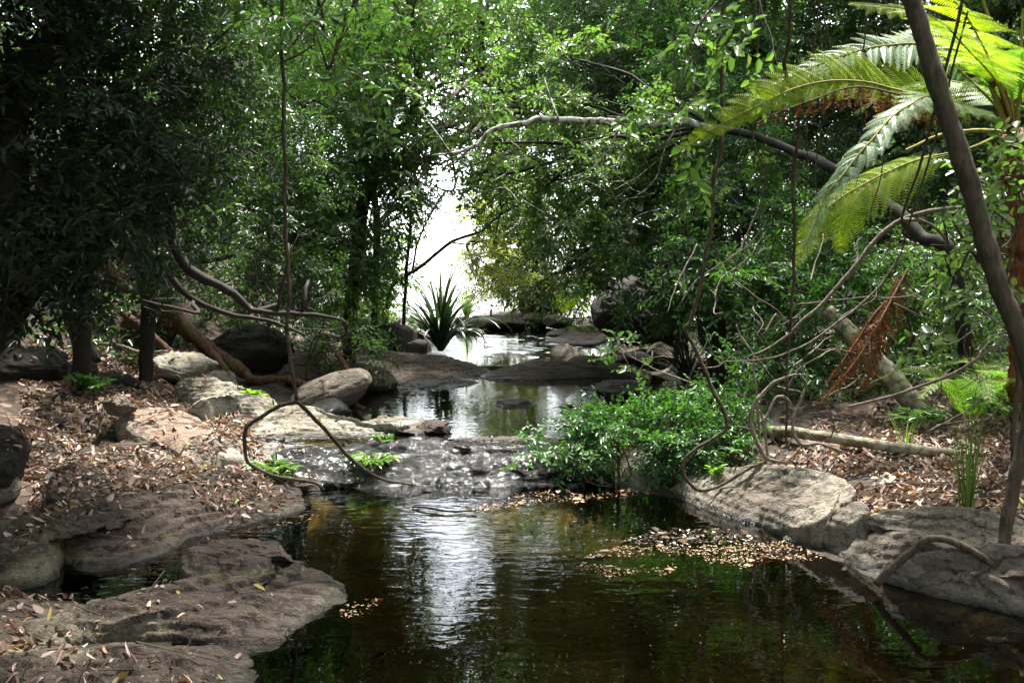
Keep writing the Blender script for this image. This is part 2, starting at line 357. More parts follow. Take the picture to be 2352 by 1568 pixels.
def axis(lo, hi, dens):
    """uneven samples, finer where dens says"""
    g = np.linspace(lo, hi, 4000); w = np.cumsum(dens(g)); w = (w - w[0]) / (w[-1] - w[0])
    return lambda n: np.interp(np.linspace(0, 1, n), w, g)
gx = axis(-60, 60, lambda a: 1 / (1.0 + (np.maximum(abs(a - 0.3) - 4.5, 0) * .55)) )(330)
gy = axis(-14, 62, lambda a: 1 / (1.0 + np.maximum(a - 11, 0) * .25 + np.maximum(2.5 - a, 0) * .6))(330)
X, Y = np.meshgrid(gx, gy); Z = gz(X, Y)
V = np.stack([X, Y, Z], -1).reshape(-1, 3); nx, ny = len(gx), len(gy)
i = np.arange(ny - 1)[:, None] * nx + np.arange(nx - 1)[None]
Q = np.stack([i, i + 1, i + 1 + nx, i + nx], -1).reshape(-1, 4)

def ground_mat():
    m, n, l, out = newmat('forest_floor'); g = n.new('ShaderNodeNewGeometry'); co = g.outputs['Position']
    v = n.new('ShaderNodeTexVoronoi'); v.inputs['Scale'].default_value = 15
    wob = noise_n(n, l, co, 6, 3); l.new(mixc(n, l, .08, co, wob.outputs[1]), v.inputs['Vector'])
    r = ramp(n, [(0, (.022, .014, .009)), (.4, (.055, .032, .019)), (.75, (.11, .068, .042)), (1, (.19, .13, .09))])
    sp = n.new('ShaderNodeSeparateColor'); l.new(v.outputs['Color'], sp.inputs[0]); l.new(sp.outputs[0], r.inputs[0])
    big = noise_n(n, l, co, 1.3, 5); soil = mixc(n, l, rmap(n, l, big.outputs[0], .40, .60), (.025, .018, .012), r.outputs[0])
    sx = n.new('ShaderNodeSeparateXYZ'); l.new(co, sx.inputs[0])
    # the wet stream bed: below the water line that climbs with the stream
    lv = mathn(n, l, 'ADD', rmap(n, l, sx.outputs[1], 7.2, 8.6, 0, .25), rmap(n, l, sx.outputs[1], 14.4, 15.2, 0, .06))
    md = noise_n(n, l, co, 8, 6)
    hz = mathn(n, l, 'SUBTRACT', mathn(n, l, 'ADD', sx.outputs[2], mathn(n, l, 'MULTIPLY', md.outputs[0], -.06)), lv)
    wet = rmap(n, l, hz, -.02, .05, 1, 0)
    bed = mixc(n, l, rmap(n, l, md.outputs[0], .35, .7), (.014, .011, .007), (.050, .039, .024))
    c = mixc(n, l, wet, soil, bed)
    p = n.new('ShaderNodeBsdfPrincipled'); l.new(c, p.inputs['Base Color']); l.new(rmap(n, l, wet, 0, 1, .9, .35), p.inputs['Roughness'])
    h = mathn(n, l, 'ADD', v.outputs['Distance'], md.outputs[0]); bm = n.new('ShaderNodeBump'); l.new(rmap(n, l, wet, 0, 1, .7, .08), bm.inputs['Strength']); bm.inputs['Distance'].default_value = .03
    l.new(h, bm.inputs['Height']); l.new(bm.outputs[0], p.inputs['Normal']); l.new(p.outputs[0], out.inputs[0]); return m
M['floor'] = ground_mat()
ground = tag(MB().add(V, Q).build('ground', M['floor'], smooth=True), kind='structure')

# ------------------------------------------------------------------ water
M['water_near'] = water_mat('water_near', (.21, .175, .09), 0.0074, .14, (3.6, 7.2, .40, 1.5), 7.5)
M['water_mid'] = water_mat('water_mid', (.30, .27, .12), .0035, .4, None, 9)
M['water_far'] = water_mat('water_far', (.28, .27, .12), .004, .4, None, 6.0)
def sheet(name, x0, x1, y0, y1, z, mat, n=2):
    xs = np.linspace(x0, x1, n); ys = np.linspace(y0, y1, n); a, b = np.meshgrid(xs, ys)
    V = np.stack([a, b, a * 0 + z], -1).reshape(-1, 3); k = np.arange(n - 1)[:, None] * n + np.arange(n - 1)[None]
    return tag(MB().add(V, np.stack([k, k + 1, k + 1 + n, k + n], -1).reshape(-1, 4)).build(name, mat), kind='structure')
sheet('water', -3.4, 3.6, -7, 7.75, 0.0, M['water_near'])
sheet('water', -2.6, 3.2, 8.35, 15.1, 0.25, M['water_mid'])
sheet('water', -2.4, 3.0, 14.75, 28.2, 0.31, M['water_far'])
sheet('sky_mirror_water', -1500, 1500, 60, 4000, -9.0, M['water_far'])  # distant water sheet added to mirror white sky below the horizon

# ------------------------------------------------------------------ bedrock slabs and boulders
ROCKS = []
def slab(name, label, outline, h, mat, z0=0.0, p=2.4, q=1.7, amp=.03, nth=160, nr=44, cat='rock', skirt=.35, group=None, jit=.03, freq=2.2, crack=.02, under=.0, ctr=None, pe=3.0, st=.0, stm=.7):
    pts = np.array([G(o[0], o[1], o[2] if len(o) > 2 else z0) for o in outline])
    B = spline(pts, n=nth, closed=True); sd = rng.uniform(0, 60)
    C = B[:, :2].mean(0) if ctr is None else G(ctr[0], ctr[1], z0)[:2]
    rad = unit(np.hstack([B[:, :2] - C, np.zeros((nth, 1))]))
    B = B + rad * (fbm(B * 3.0 + sd, 4) * jit * 2 + fbm(B * 11 + sd, 3) * jit * .5)[:, None]
    A = np.hstack([B[:, :2] - C, np.ones((nth, 1))]); co, *_ = np.linalg.lstsq(A, B[:, 2], rcond=None)
    s = (np.linspace(0, 1, nr)) ** .72
    XY = C + (B[None, :, :2] - C) * s[:, None, None]
    plane = (XY - C) @ co[:2] + co[2]
    zl = plane * (1 - s[:, None] ** pe) + B[None, :, 2] * s[:, None] ** pe
    if pe < 3: zl = co[2] * (1 - s[:, None] ** pe) + B[None, :, 2] * s[:, None] ** pe
    prof = (1 - s ** p) ** (1 / q)
    p3 = np.stack([XY[..., 0], XY[..., 1], zl * 0], -1)
    n1 = fbm(p3 * freq + sd, 5); n2 = fbm(p3 * np.array([1.2, 4.2, 1]) * 1.3 + sd + 7, 4)
    rid = np.clip(1 - abs(n2) * 7, 0, 1) ** 2
    nz = n1 * amp * 1.1 - rid * crack + fbm(p3 * 9 + sd, 4) * amp * .55 - np.clip(1 - abs(fbm(p3 * np.array([2.5, 7, 1]) + sd + 21, 3)) * 9, 0, 1) * crack * .35
    z = zl + h * prof[:, None] * (1 + .5 * fbm(p3 * 1.1 + sd + 3, 2)) + nz * (1 - .6 * s[:, None] ** 8)
    if st:                # bedding steps
        w = fbm(p3 * 1.6 + sd + 31, 4) * 1.1 + fbm(p3 * 7 + sd, 3) * .16; q = z / st + w; fl = np.floor(q); fr = q - fl
        z = z * (1 - stm) + stm * (fl + sstep((fr - .55) / .35) - w) * st
    V = [np.concatenate([XY, z[..., None]], -1)]
    last = V[0][-1]
    for k, (dz, ins) in enumerate(((.03, under * .3 - .004), (.09, under * .8), (skirt * .6, under), (skirt, under + .03))):
        e = last.copy(); e[:, 2] -= dz; e = e - rad * ins; e[:, :2] += rad[:, :2] * (fbm(e * 5 + sd, 2) * .02)[:, None]; V.append(e[None])
    V = np.concatenate(V, 0); R = len(V)
    i = np.arange(R - 1)[:, None] * nth; j = np.arange(nth)[None]
    Q = np.stack([i + j, i + nth + j, i + nth + (j + 1) % nth, i + (j + 1) % nth], -1).reshape(-1, 4)
    org = np.array([C[0], C[1], B[:, 2].min()])
    o = MB().add(V.reshape(-1, 3), Q).build(name, mat, smooth=True, origin=org); o.location = org
    rim = np.concatenate([np.repeat(s ** 3, nth), np.ones((R - nr) * nth)]).astype(np.float32); o.data.attributes.new('rim', 'FLOAT', 'POINT').data.foreach_set('value', rim)
    tag(o, label, cat, group); ROCKS.append(o); return o

def boulder(name, label, u, v, d, ru, rv, rd, mat, planes=16, seed=0, amp=.05, cat='boulder', group=None, soft=.0, n=(96, 60), tilt=0):
    """faceted boulder: a ball cut by planes, weathered"""
    r = np.random.default_rng(seed); c = P(u, v, d); sc = np.array([ru * d / FPX, rd, rv * d / FPX])
    N = unit(r.normal(size=(planes, 3))); H = r.uniform(.72, 1.0, planes)
    th = np.linspace(0, 2 * np.pi, n[0], endpoint=False); ph = np.linspace(.02, np.pi - .02, n[1])
    T, Ph = np.meshgrid(th, ph); D = np.stack([np.sin(Ph) * np.cos(T), np.sin(Ph) * np.sin(T), np.cos(Ph)], -1)
    k = np.einsum('ijk,lk->ijl', D, N); rr = np.where(k > .05, H / np.maximum(k, .05), 9)
    e = 30.0; R = (np.sum(rr ** -e, -1) + 1.12 ** -e) ** (-1 / e)
    Pn = D * R[..., None]; R = R * (1 + amp * 1.3 * fbm(Pn * 2.3 + seed, 4)) + amp * .45 * fbm(Pn * 7 + seed, 4) - amp * .5 * np.clip(1 - abs(fbm(Pn * np.array([1.2, 1.2, 4]) + seed, 3)) * 8, 0, 1)
    V = D * R[..., None] * sc; a = math.radians(tilt); V = V @ np.array([[math.cos(a), 0, -math.sin(a)], [0, 1, 0], [math.sin(a), 0, math.cos(a)]])
    i = np.arange(n[1] - 1)[:, None] * n[0]; j = np.arange(n[0])[None]
    Q = np.stack([i + j, i + n[0] + j, i + n[0] + (j + 1) % n[0], i + (j + 1) % n[0]], -1).reshape(-1, 4)
    o = MB().add(V.reshape(-1, 3), Q).build(name, mat, smooth=True); o.location = tuple(c)
    tag(o, label, cat, group); ROCKS.append(o); return o

RL, RG, RP, RS, RB, RF, RD, RW = (M[k] for k in ('rock_left', 'rock_grey', 'rock_pale', 'rock_sand', 'rock_brown', 'rock_far', 'rock_dark', 'rock_wet'))
# near left
slab('flat_rock', 'broad furrowed brown slab with a pointed pale tip reaching into the dark pool', [(820, 1372), (770, 1335), (712, 1318), (640, 1322, .10), (540, 1322, .14), (430, 1340, .14), (330, 1368, .12), (200, 1400, .12), (60, 1440, .1), (20, 1490, .06), (150, 1500, .04), (330, 1488), (470, 1498), (590, 1510), (690, 1478), (745, 1418)], 0.08, RL, -.02, 4.5, 2.0, .022, 260, 72, crack=.035, under=.03, st=.042)
slab('flat_rock', 'low brown slab with a mossy nose behind the pointed slab', [(668, 1288), (640, 1262), (600, 1250, .06), (530, 1242, .10), (450, 1258, .10), (405, 1290, .06), (430, 1318, .08), (560, 1322, .1), (650, 1318), (735, 1322), (700, 1308)], 0.079, RL, -.02, 4.5, 2.0, .025, 200, 50, crack=.03, st=.042)
slab('flat_rock', 'dark brown slab in the bottom left corner strewn with leaves', [(596, 1536), (560, 1508), (480, 1496), (350, 1492, .06), (180, 1505, .1), (0, 1520, .12), (-160, 1560, .12), (-100, 1680, .1), (200, 1720), (480, 1680), (590, 1600)], 0.072, RL, -.02, 4.5, 2.0, .03, 200, 56, crack=.035, st=.042)
slab('flat_rock', 'large smooth olive brown slab with a rounded nose above the dark channel', [(715, 1168), (700, 1128), (650, 1098, .08), (590, 1088, .16), (500, 1090, .22), (430, 1098, .22), (300, 1130, .2), (180, 1160, .2), (60, 1210, .22), (40, 1270, .16), (110, 1302), (210, 1330), (300, 1305), (400, 1270), (440, 1244), (560, 1212), (650, 1192)], 0.085, RL, -.02, 4.5, 2.0, .03, 260, 72, crack=.03, under=.04, st=.042)
slab('flat_rock', 'mossy lump of rock at the left edge below the leaf drift', [(150, 1262), (120, 1218, .2), (40, 1205, .26), (-60, 1215, .26), (-120, 1270, .1), (-60, 1330), (60, 1330), (120, 1310)], 0.101, RL, .06, 4.5, 2.0, .04, 120, 36, crack=.03, st=.042)
slab('flat_rock', 'brown slab in shade between the drift of leaves and the olive slab', [(480, 1090), (440, 1060, .24), (340, 1050, .28), (200, 1058, .30), (110, 1090, .30), (120, 1140, .22), (260, 1150, .16), (400, 1120, .14)], 0.058, RL, .18, 4.5, 2.0, .03, 140, 36, st=.042)
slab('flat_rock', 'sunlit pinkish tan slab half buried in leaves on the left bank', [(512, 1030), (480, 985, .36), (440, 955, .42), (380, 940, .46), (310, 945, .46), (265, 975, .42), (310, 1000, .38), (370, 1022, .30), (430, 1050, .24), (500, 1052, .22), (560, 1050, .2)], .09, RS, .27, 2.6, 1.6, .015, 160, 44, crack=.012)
slab('flat_rock', 'dark lichened hump in front of the sunlit tan slab', [(392, 1050), (370, 1022, .34), (300, 1018, .36), (220, 1032, .34), (160, 1060, .3), (230, 1072, .26), (330, 1066, .24)], 0.065, RL, .24, 4.5, 2.0, .03, 120, 30, st=.042)
slab('flat_rock', 'pale lichen covered slab with a dark undercut below the twisted root', [(636, 930), (600, 908, .52), (540, 905, .56), (470, 915, .58), (440, 940, .48), (480, 962, .36), (560, 966, .34), (610, 956, .36)], .10, RP, .40, 3, 1.4, .03, 150, 36, crack=.03, under=.06, st=.035)
slab('flat_rock', 'pale mossy slab just under the lichened boulder', [(575, 905), (560, 885, .60), (500, 872, .64), (430, 872, .64), (400, 890, .58), (440, 915, .5), (510, 925, .48)], .07, RP, .52, 2.6, 1.6, .03, 130, 32, st=.035)
boulder('boulder', 'squat pale lichened boulder at the foot of the fallen trunk', 426, 852, 10.2, 74, 38, .40, RP, 8, 3, .07, tilt=8)
boulder('boulder', 'small pale boulder wedged beside the split end of the fallen trunk', 508, 882, 10.0, 42, 30, .25, RP, 12, 8, .06)
boulder('boulder', 'little grey stone sitting alone among the dry leaves', 276, 932, 8.0, 36, 20, .16, RG, 12, 12, .06, 'rock')
slab('flat_rock', 'long flat shelf with a mossy dark knob at the edge of the middle pool', [(1046, 992), (1020, 972), (980, 966, .30), (920, 972, .34), (840, 968, .36), (770, 950, .40), (690, 932, .42), (620, 940, .40), (570, 975, .32), (560, 1010, .26), (640, 1025, .2), (760, 1020, .2), (860, 1016), (930, 1002), (1000, 1006)], .05, RP, .23, 2.8, 1.5, .03, 240, 56, crack=.04, under=.03, st=.035)
boulder('boulder', 'dark mossy knob of rock at the tip of the flat shelf', 1000, 986, 8.75, 44, 20, .16, M['rock_brown'], 12, 21, .08, 'rock')
slab('flat_rock', 'grey rounded rock beside the herb at the head of the trickle', [(576, 1050), (560, 1022, .26), (500, 1012, .3), (440, 1022, .3), (400, 1044, .24), (450, 1066, .2), (530, 1066, .16)], .08, RG, .17, 2.4, 1.7, .02, 110, 30)
slab('flat_rock', 'brown leaf strewn rock under the looping branch', [(735, 1120), (705, 1096, .09), (640, 1082, .14), (570, 1078, .18), (500, 1076, .20), (520, 1100, .12), (620, 1106, .07), (690, 1128, .0)], 0.029, RL, .02, 4.5, 2.0, .025, 120, 32, st=.042)
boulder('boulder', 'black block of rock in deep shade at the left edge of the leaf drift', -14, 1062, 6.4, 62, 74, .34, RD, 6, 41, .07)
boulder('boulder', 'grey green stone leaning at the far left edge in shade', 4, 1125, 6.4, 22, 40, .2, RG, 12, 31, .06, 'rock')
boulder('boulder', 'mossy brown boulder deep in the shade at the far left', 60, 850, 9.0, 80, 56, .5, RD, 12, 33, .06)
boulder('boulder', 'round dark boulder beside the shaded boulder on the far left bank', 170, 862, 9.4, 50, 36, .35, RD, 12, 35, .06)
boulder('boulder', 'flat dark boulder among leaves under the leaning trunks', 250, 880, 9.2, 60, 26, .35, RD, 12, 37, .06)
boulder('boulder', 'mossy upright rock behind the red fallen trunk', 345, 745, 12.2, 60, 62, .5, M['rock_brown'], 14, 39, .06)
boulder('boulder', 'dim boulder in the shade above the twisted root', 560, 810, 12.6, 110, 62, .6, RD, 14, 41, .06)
boulder('boulder', 'angular olive boulder with a slanting end above the twisted root', 712, 846, 11.6, 66, 36, .45, M['rock_brown'], 10, 44, .04, tilt=-8)
boulder('boulder', 'sloping grey wedge rock dipping into the middle pool', 745, 910, 10.3, 104, 44, .42, M['rock_grey'], 9, 47, .04, tilt=-24)
boulder('boulder', 'dark wet rock beneath the sloping grey wedge', 735, 946, 9.9, 76, 30, .35, RW, 12, 49, .05, tilt=-10)
boulder('boulder', 'yellow green mossy boulder overhanging the corner of the middle pool', 848, 868, 12.2, 62, 36, .42, M['rock_brown'], 11, 52, .06, tilt=6)
boulder('boulder', 'little pale stone standing in the shade by the hanging vine', 717, 805, 12.0, 10, 14, .08, RP, 10, 54, .06, 'rock')
# cascade
slab('cascade_ledge', 'wet black ledge where the stream trickles into the near pool', [(1335, 1108), (1400, 1085, .1), (1330, 1050, .18), (1250, 1022, .24), (1180, 1008, .245), (1040, 1010, .245), (930, 1012, .24), (800, 1022, .22), (700, 1028, .22), (620, 1046, .19), (600, 1072, .14), (690, 1108, .06), (742, 1132, -.03), (850, 1142, -.04), (960, 1128, -.04), (1060, 1136, -.04), (1180, 1140, -.04), (1290, 1132, -.03)], .03, RW, .0, 3, 1.5, .05, 300, 100, cat='rock ledge', crack=.06, freq=4.2, jit=.05, st=.03, stm=.25)
slab('flat_rock', 'pale pitted sill across the outlet of the middle pool', [(1290, 1012), (1250, 998, .27), (1180, 1000, .28), (1090, 1002, .28), (1036, 1012, .25), (1060, 1026, .23), (1150, 1030, .22), (1240, 1030, .22), (1285, 1024, .22)], .03, RP, .24, 2.6, 1.6, .02, 140, 30, st=.035)
slab('flat_rock', 'grey water worn hump in the middle of the trickle', [(985, 1090, .06), (960, 1066, .11), (890, 1058, .13), (820, 1066, .13), (790, 1080, .10), (830, 1098, .06), (920, 1102, .04)], .02, RG, .1, 2.4, 1.7, .02, 110, 28)
for k in range(16):
    u, v = rng.uniform(640, 1330), rng.uniform(1030, 1122); dz = np.interp(v, [1010, 1130], [.22, .0]); q = G(u, v, dz); r_ = rng.uniform(9, 24)
    boulder('stone', 'small wet black stone lying in the trickle between the pools', u, v, q[1], r_, r_ * rng.uniform(.35, .6), r_ * q[1] / FPX * rng.uniform(.7, 1.2), RW, 11, 200 + k, .07, 'stone', 'small wet stones in the trickle', n=(28, 18))
# middle pool
slab('flat_rock', 'broad brown ledge with leaves in its hollow left of the narrow outlet', [(1145, 862), (1080, 832, .36), (1010, 818, .42), (930, 812, .46), (850, 806, .48), (760, 818, .5), (740, 850, .46), (800, 880, .3), (880, 892), (960, 880), (1050, 886), (1090, 872)], .09, RB, .24, 2.4, 1.7, .03, 170, 44, crack=.03, st=.035)
slab('flat_rock', 'low mossy strip of rock at the head of the middle pool', [(1108, 880), (1050, 872), (980, 872), (900, 886), (880, 896), (960, 898), (1040, 894)], .05, RB, .24, 2.2, 1.8, .015, 100, 24, st=.035)
slab('flat_rock', 'dark brown ridge running right from the narrow outlet', [(1100, 868), (1150, 850), (1230, 842), (1300, 838, .36), (1350, 830, .4), (1400, 842, .34), (1480, 850, .34), (1480, 876), (1370, 870), (1280, 874), (1180, 876)], .14, RB, .24, 2.2, 1.8, .02, 120, 32, st=.035)
slab('flat_rock', 'flat dark rock between the brown ridge and the bush', [(1320, 896), (1370, 878), (1440, 876), (1500, 880), (1490, 900), (1400, 906)], .06, RB, .23, 2.2, 1.8, .02, 90, 24, st=.035)
slab('flat_rock', 'low dark islet with a small hump near the middle of the pool', [(1130, 930), (1160, 920), (1200, 918), (1236, 928), (1215, 938), (1165, 940)], .05, RB, .24, 2.2, 1.8, .02, 80, 22, cat='islet rock', st=.035)
slab('flat_rock', 'thin dark rock barely breaking the water right of the islet', [(1252, 938), (1280, 932), (1330, 930), (1340, 938), (1290, 944)], .03, RB, .24, 2.2, 1.8, .012, 70, 18, cat='islet rock', st=.035)
boulder('boulder', 'grey triangular boulder standing in the far pool', 1302, 820, 14.6, 38, 30, .28, RG, 9, 61, .05)
boulder('boulder', 'round brown rock just right of the triangular boulder', 1350, 838, 14.2, 44, 22, .3, RB, 12, 63, .05, 'rock')
boulder('boulder', 'huge dark boulder hidden under the overhanging leaves', 1475, 728, 16.5, 104, 92, 1.0, RD, 14, 66, .06)
boulder('boulder', 'dark stone at the foot of the huge boulder, nearest the bush', 1462, 826, 14.2, 34, 22, .3, RD, 12, 68, .06)
boulder('boulder', 'brown stone behind the sprig at the foot of the huge boulder', 1410, 828, 14.4, 30, 24, .25, RB, 12, 70, .06)
boulder('boulder', 'rounded stone beside the strap leaves right of the huge boulder', 1520, 812, 14.8, 40, 26, .3, M['rock_brown'], 12, 72, .06)
slab('flat_rock', 'dark layered outcrop under the strap leaved clump', [(990, 806), (975, 776, .62), (930, 752, .85), (860, 744, .92), (800, 752, .9), (810, 790, .6), (870, 812, .4), (940, 818, .36)], .14, RD, .34, 2.6, 1.5, .06, 130, 34, crack=.06)
boulder('boulder', 'small pale stone at the base of the strap leaved clump', 962, 790, 15.2, 24, 12, .2, RP, 12, 74, .05, 'rock')
# far rocks
slab('flat_rock', 'flat tan rock on the right shore of the far pool', [(1256, 782), (1290, 774), (1330, 768), (1385, 764, .42), (1400, 776, .40), (1360, 790), (1300, 788)], .07, RF, .345, 2.2, 1.8, .02, 90, 24)
slab('flat_rock', 'thin flat rock behind the tan rock on the far pool shore', [(1255, 768), (1290, 758), (1350, 752, .42), (1380, 760, .42), (1320, 768)], .08, RF, .345, 2.2, 1.8, .02, 80, 22)
boulder('boulder', 'pale rounded rock left of the cleft at the far end of the pool', 1085, 741, 25.5, 42, 15, .7, RF, 14, 81, .04)
boulder('boulder', 'long pale rock closing the far end of the pool', 1162, 742, 26, 58, 16, .7, RF, 14, 83, .04)
boulder('boulder', 'pale grey block right of the long far rock', 1232, 736, 26.5, 46, 16, .6, RF, 10, 85, .04)
boulder('boulder', 'square edged block in shade on the far right shore', 1285, 738, 25, 36, 17, .6, RF, 9, 87, .04)
boulder('boulder', 'upright pale boulder on top of the far rocks', 1222, 704, 28, 30, 25, .6, RF, 9, 89, .05)
boulder('boulder', 'stacked layered block beside the upright far boulder', 1258, 700, 28.5, 28, 26, .6, RF, 9, 91, .05)
boulder('boulder', 'broad flat rock behind the long far rock', 1160, 726, 28.5, 70, 11, .9, RF, 12, 93, .04)
# near right
slab('flat_rock', 'pale grey slab with dark furrows at its left nose on the right bank', [(1526, 1140), (1552, 1110, .08), (1600, 1086, .16), (1680, 1070, .26), (1780, 1066, .32), (1900, 1080, .34), (1960, 1120, .32), (1920, 1170, .24), (1850, 1200, .14), (1745, 1216), (1700, 1206), (1610, 1172)], .015, RG, -.02, 2.0, 1.0, .022, 220, 60, crack=.03, pe=2.2, st=.05, stm=.3)
slab('flat_rock', 'small grey hump in the gap between the two big right bank rocks', [(1800, 1246), (1795, 1222, .02), (1850, 1196, .14), (1920, 1178, .22), (1990, 1168, .26), (1960, 1200, .2), (1890, 1240, .06), (1850, 1262)], .05, RG, -.02, 2.4, 1.7, .02, 120, 32, st=.05, stm=.3)
slab('flat_rock', 'large rounded grey rock bulging from the right bank above the arched root', [(1870, 1258), (1920, 1216, .12), (1980, 1186, .24), (2080, 1166, .32), (2200, 1164, .36), (2320, 1180, .36), (2400, 1230, .3), (2380, 1290, .2), (2260, 1318, .12), (2120, 1332), (2020, 1332), (1940, 1304)], .055, RG, -.02, 2.0, 1.0, .022, 230, 60, crack=.025, pe=2.2, st=.05, stm=.3)
slab('flat_rock', 'mottled grey rock with a mossy side in the right foreground', [(2022, 1346), (2050, 1300, .10), (2120, 1270, .2), (2230, 1250, .28), (2360, 1250, .32), (2460, 1290, .3), (2520, 1380, .1), (2460, 1440), (2352, 1428), (2240, 1402), (2120, 1374)], .05, RG, -.02, 2.0, 1.0, .02, 230, 60, crack=.02, pe=2.2, st=.05, stm=.3)

# ------------------------------------------------------------------ fallen leaves, lying on ground and rocks
vv, ff, off = [], [], 0
FC = []
CLEAN = {'sunlit pinkish': .10, 'pale lichen covered': .12, 'pale mossy': .12, 'dark lichened hump': .2, 'long flat': .3, 'olive brown': .6, 'broad furrowed': .35, 'low brown slab': .4, 'pale grey slab': .8, 'large rounded': .45, 'mottled': .5, 'broad brown ledge': .5, 'small grey hump': .6}
for o in [ground] + ROCKS:
    me = o.data; a = np.empty(len(me.vertices) * 3, np.float32); me.vertices.foreach_get('co', a); a = a.reshape(-1, 3) + np.array(o.location)
    b = np.empty(len(me.loops), np.int32); me.loops.foreach_get('vertex_index', b)
    FC.append(np.full(len(o.data.polygons), 1.0 if o is ground else next((c for k, c in CLEAN.items() if k in o['label']), .12 if 'boulder' in o['label'] else .6)))
    vv.append(a); ff.append(b.reshape(-1, 4) + off); off += len(a)
FC = np.concatenate(FC)
SURF = BVHTree.FromPolygons(np.concatenate(vv).tolist(), np.concatenate(ff).tolist())
def drop(x, y, top=6.0):
    h = SURF.ray_cast(Vector((x, y, top)), Vector((0, 0, -1)))
    return (None, None, 0) if h[0] is None else (h[0], h[1], FC[h[2]])
def floor_z(x, y):
    h = drop(x, y, 30.0)[0]; return h.z if h is not None else float(gz(x, y))
def in_poly(x, y, poly):
    c = np.zeros(len(x), bool); n = len(poly)
    for k in range(n):
        a, b = poly[k], poly[(k + 1) % n]
        hit = ((a[1] > y) != (b[1] > y)) & (x < (b[0] - a[0]) * (y - a[1]) / (b[1] - a[1] + 1e-12) + a[0]); c ^= hit
    return c
def litter(name, label, zones, mat, parent=None, group=None, sunk=False):
    mb = MB()
    for poly, zl, dens, lo, hi, thr in zones:
        pl = np.array([G(u, v, zl)[:2] for u, v in poly]); mn, mx = pl.min(0), pl.max(0)
        n = int(np.prod(mx - mn) * dens); x = rng.uniform(mn[0], mx[0], n); y = rng.uniform(mn[1], mx[1], n)
        k = in_poly(x, y, pl); k &= (fbm(np.stack([x, y, x * 0], 1) * 1.7 + 4, 4) * 1.4 + rng.normal(size=n) * .14 > thr); x, y = x[k], y[k]
        pts, nor = [], []
        for a, b in zip(x, y):
            p, q, fc = drop(a, b)
            if p is None or rng.random() > fc: continue
            lv = float(level(b))
            if (p.z < lv + .012) != sunk or q.z < .55: continue
            pts.append(p[:]); nor.append(q[:])
        if not pts: continue
        pts = np.array(pts); nor = np.array(nor); nor[nor[:, 2] < 0] *= -1; m = len(pts)
        D = unit(np.cross(nor, rng.normal(size=(m, 3)))); N = unit(nor + rng.normal(size=(m, 3)) * .55); L = rng.uniform(lo, hi, m) * rng.choice([1, .8, .55, .35], m)
        up = rng.uniform(.003, .03, m)[:, None] * nor
        tk = rng.random(m) < .05; dd = (D + nor * .06 * rng.normal(size=(m, 1)))[tk] * rng.uniform(.06, .22, tk.sum())[:, None]
        if not sunk: mb.add(*prisms((pts + up)[tk] - dd, (pts + up)[tk] + dd, .004), 1)
        for w in range(4):
            i = np.arange(m) % 4 == w
            mb.add(*leaves((pts + up - D * L[:, None] * .5)[i], (D + nor * rng.normal(size=(m, 1)) * .25)[i], N[i], L[i], (.22, .32, .42, .52)[w], rng.uniform(-.12, .34, m)[i], rng.uniform(-.5, .5, m)[i], (.36, .45, .52, .4)[w]))
    return tag(mb.build(name, [mat, M['twig']], parent), label, 'leaf litter', None, 'stuff')
litter('leaf_litter', 'thick drift of dry brown leaves covering the left bank', [
    ([(0, 1130), (60, 930), (250, 880), (420, 890), (560, 960), (650, 1010), (560, 1080), (380, 1070), (200, 1100), (60, 1180)], .38, 1300, .045, .09, -.55),
    ([(200, 920), (190, 810), (300, 780), (430, 820), (520, 900), (420, 940)], .7, 800, .045, .09, -.5),
    ([(0, 1130), (120, 1080), (420, 1060), (700, 1080), (640, 1110), (420, 1100), (200, 1170), (60, 1260), (0, 1330)], .26, 700, .04, .085, -.2),
    ([(120, 1300), (260, 1180), (440, 1140), (660, 1110), (700, 1180), (440, 1230), (240, 1320)], .2, 260, .035, .075, .0),
    ([(0, 1560), (0, 1380), (220, 1380), (520, 1310), (640, 1330), (760, 1400), (560, 1480), (300, 1480)], .15, 260, .03, .075, .0),
    ([(-100, 1560), (0, 1330), (120, 1300), (250, 1380), (420, 1340), (330, 1420), (60, 1470), (300, 1485), (560, 1510), (560, 1640), (-50, 1700)], .12, 650, .035, .085, -.12),
    ([(560, 1010), (640, 950), (820, 970), (900, 1000), (760, 1030), (600, 1050)], .35, 260, .035, .075, .0),
    ([(730, 860), (800, 810), (960, 815), (1100, 850), (960, 890), (860, 890)], .42, 130, .04, .07, .05),
    ([(1100, 866), (1250, 836), (1400, 830), (1400, 870)], .3, 90, .04, .07, .1),
], M['litter'])
litter('leaf_litter', 'dry pinkish brown leaves piled over the right bank', [
    ([(1500, 1110), (1600, 1050), (1800, 1020), (2352, 1010), (2600, 1060), (2600, 1160), (2352, 1180), (2240, 1160), (2060, 1160), (1960, 1180), (1820, 1120), (1660, 1080)], .36, 1500, .05, .10, -.55),
    ([(1740, 1230), (1820, 1190), (1960, 1150), (2060, 1165), (1960, 1190), (1880, 1230), (1830, 1270)], .2, 800, .045, .09, -.2),
    ([(2060, 1180), (2352, 1170), (2500, 1240), (2500, 1330), (2300, 1250)], .34, 500, .045, .09, -.1),
    ([(1900, 1300), (2000, 1200), (2250, 1200), (2352, 1280), (2352, 1420), (2150, 1360)], .25, 45, .05, .10, .05),
    ([(1480, 1130), (1560, 1100), (1640, 1090), (1600, 1150)], .06, 300, .04, .08, -.2),
    ([(1700, 1010), (1900, 960), (2352, 930), (2700, 950), (2700, 1060), (1700, 1060)], .45, 600, .05, .09, -.2),
    ([(1700, 960), (1900, 880), (2352, 850), (2800, 900), (2700, 960)], .55, 130, .05, .10, -.1),
], M['litter'])
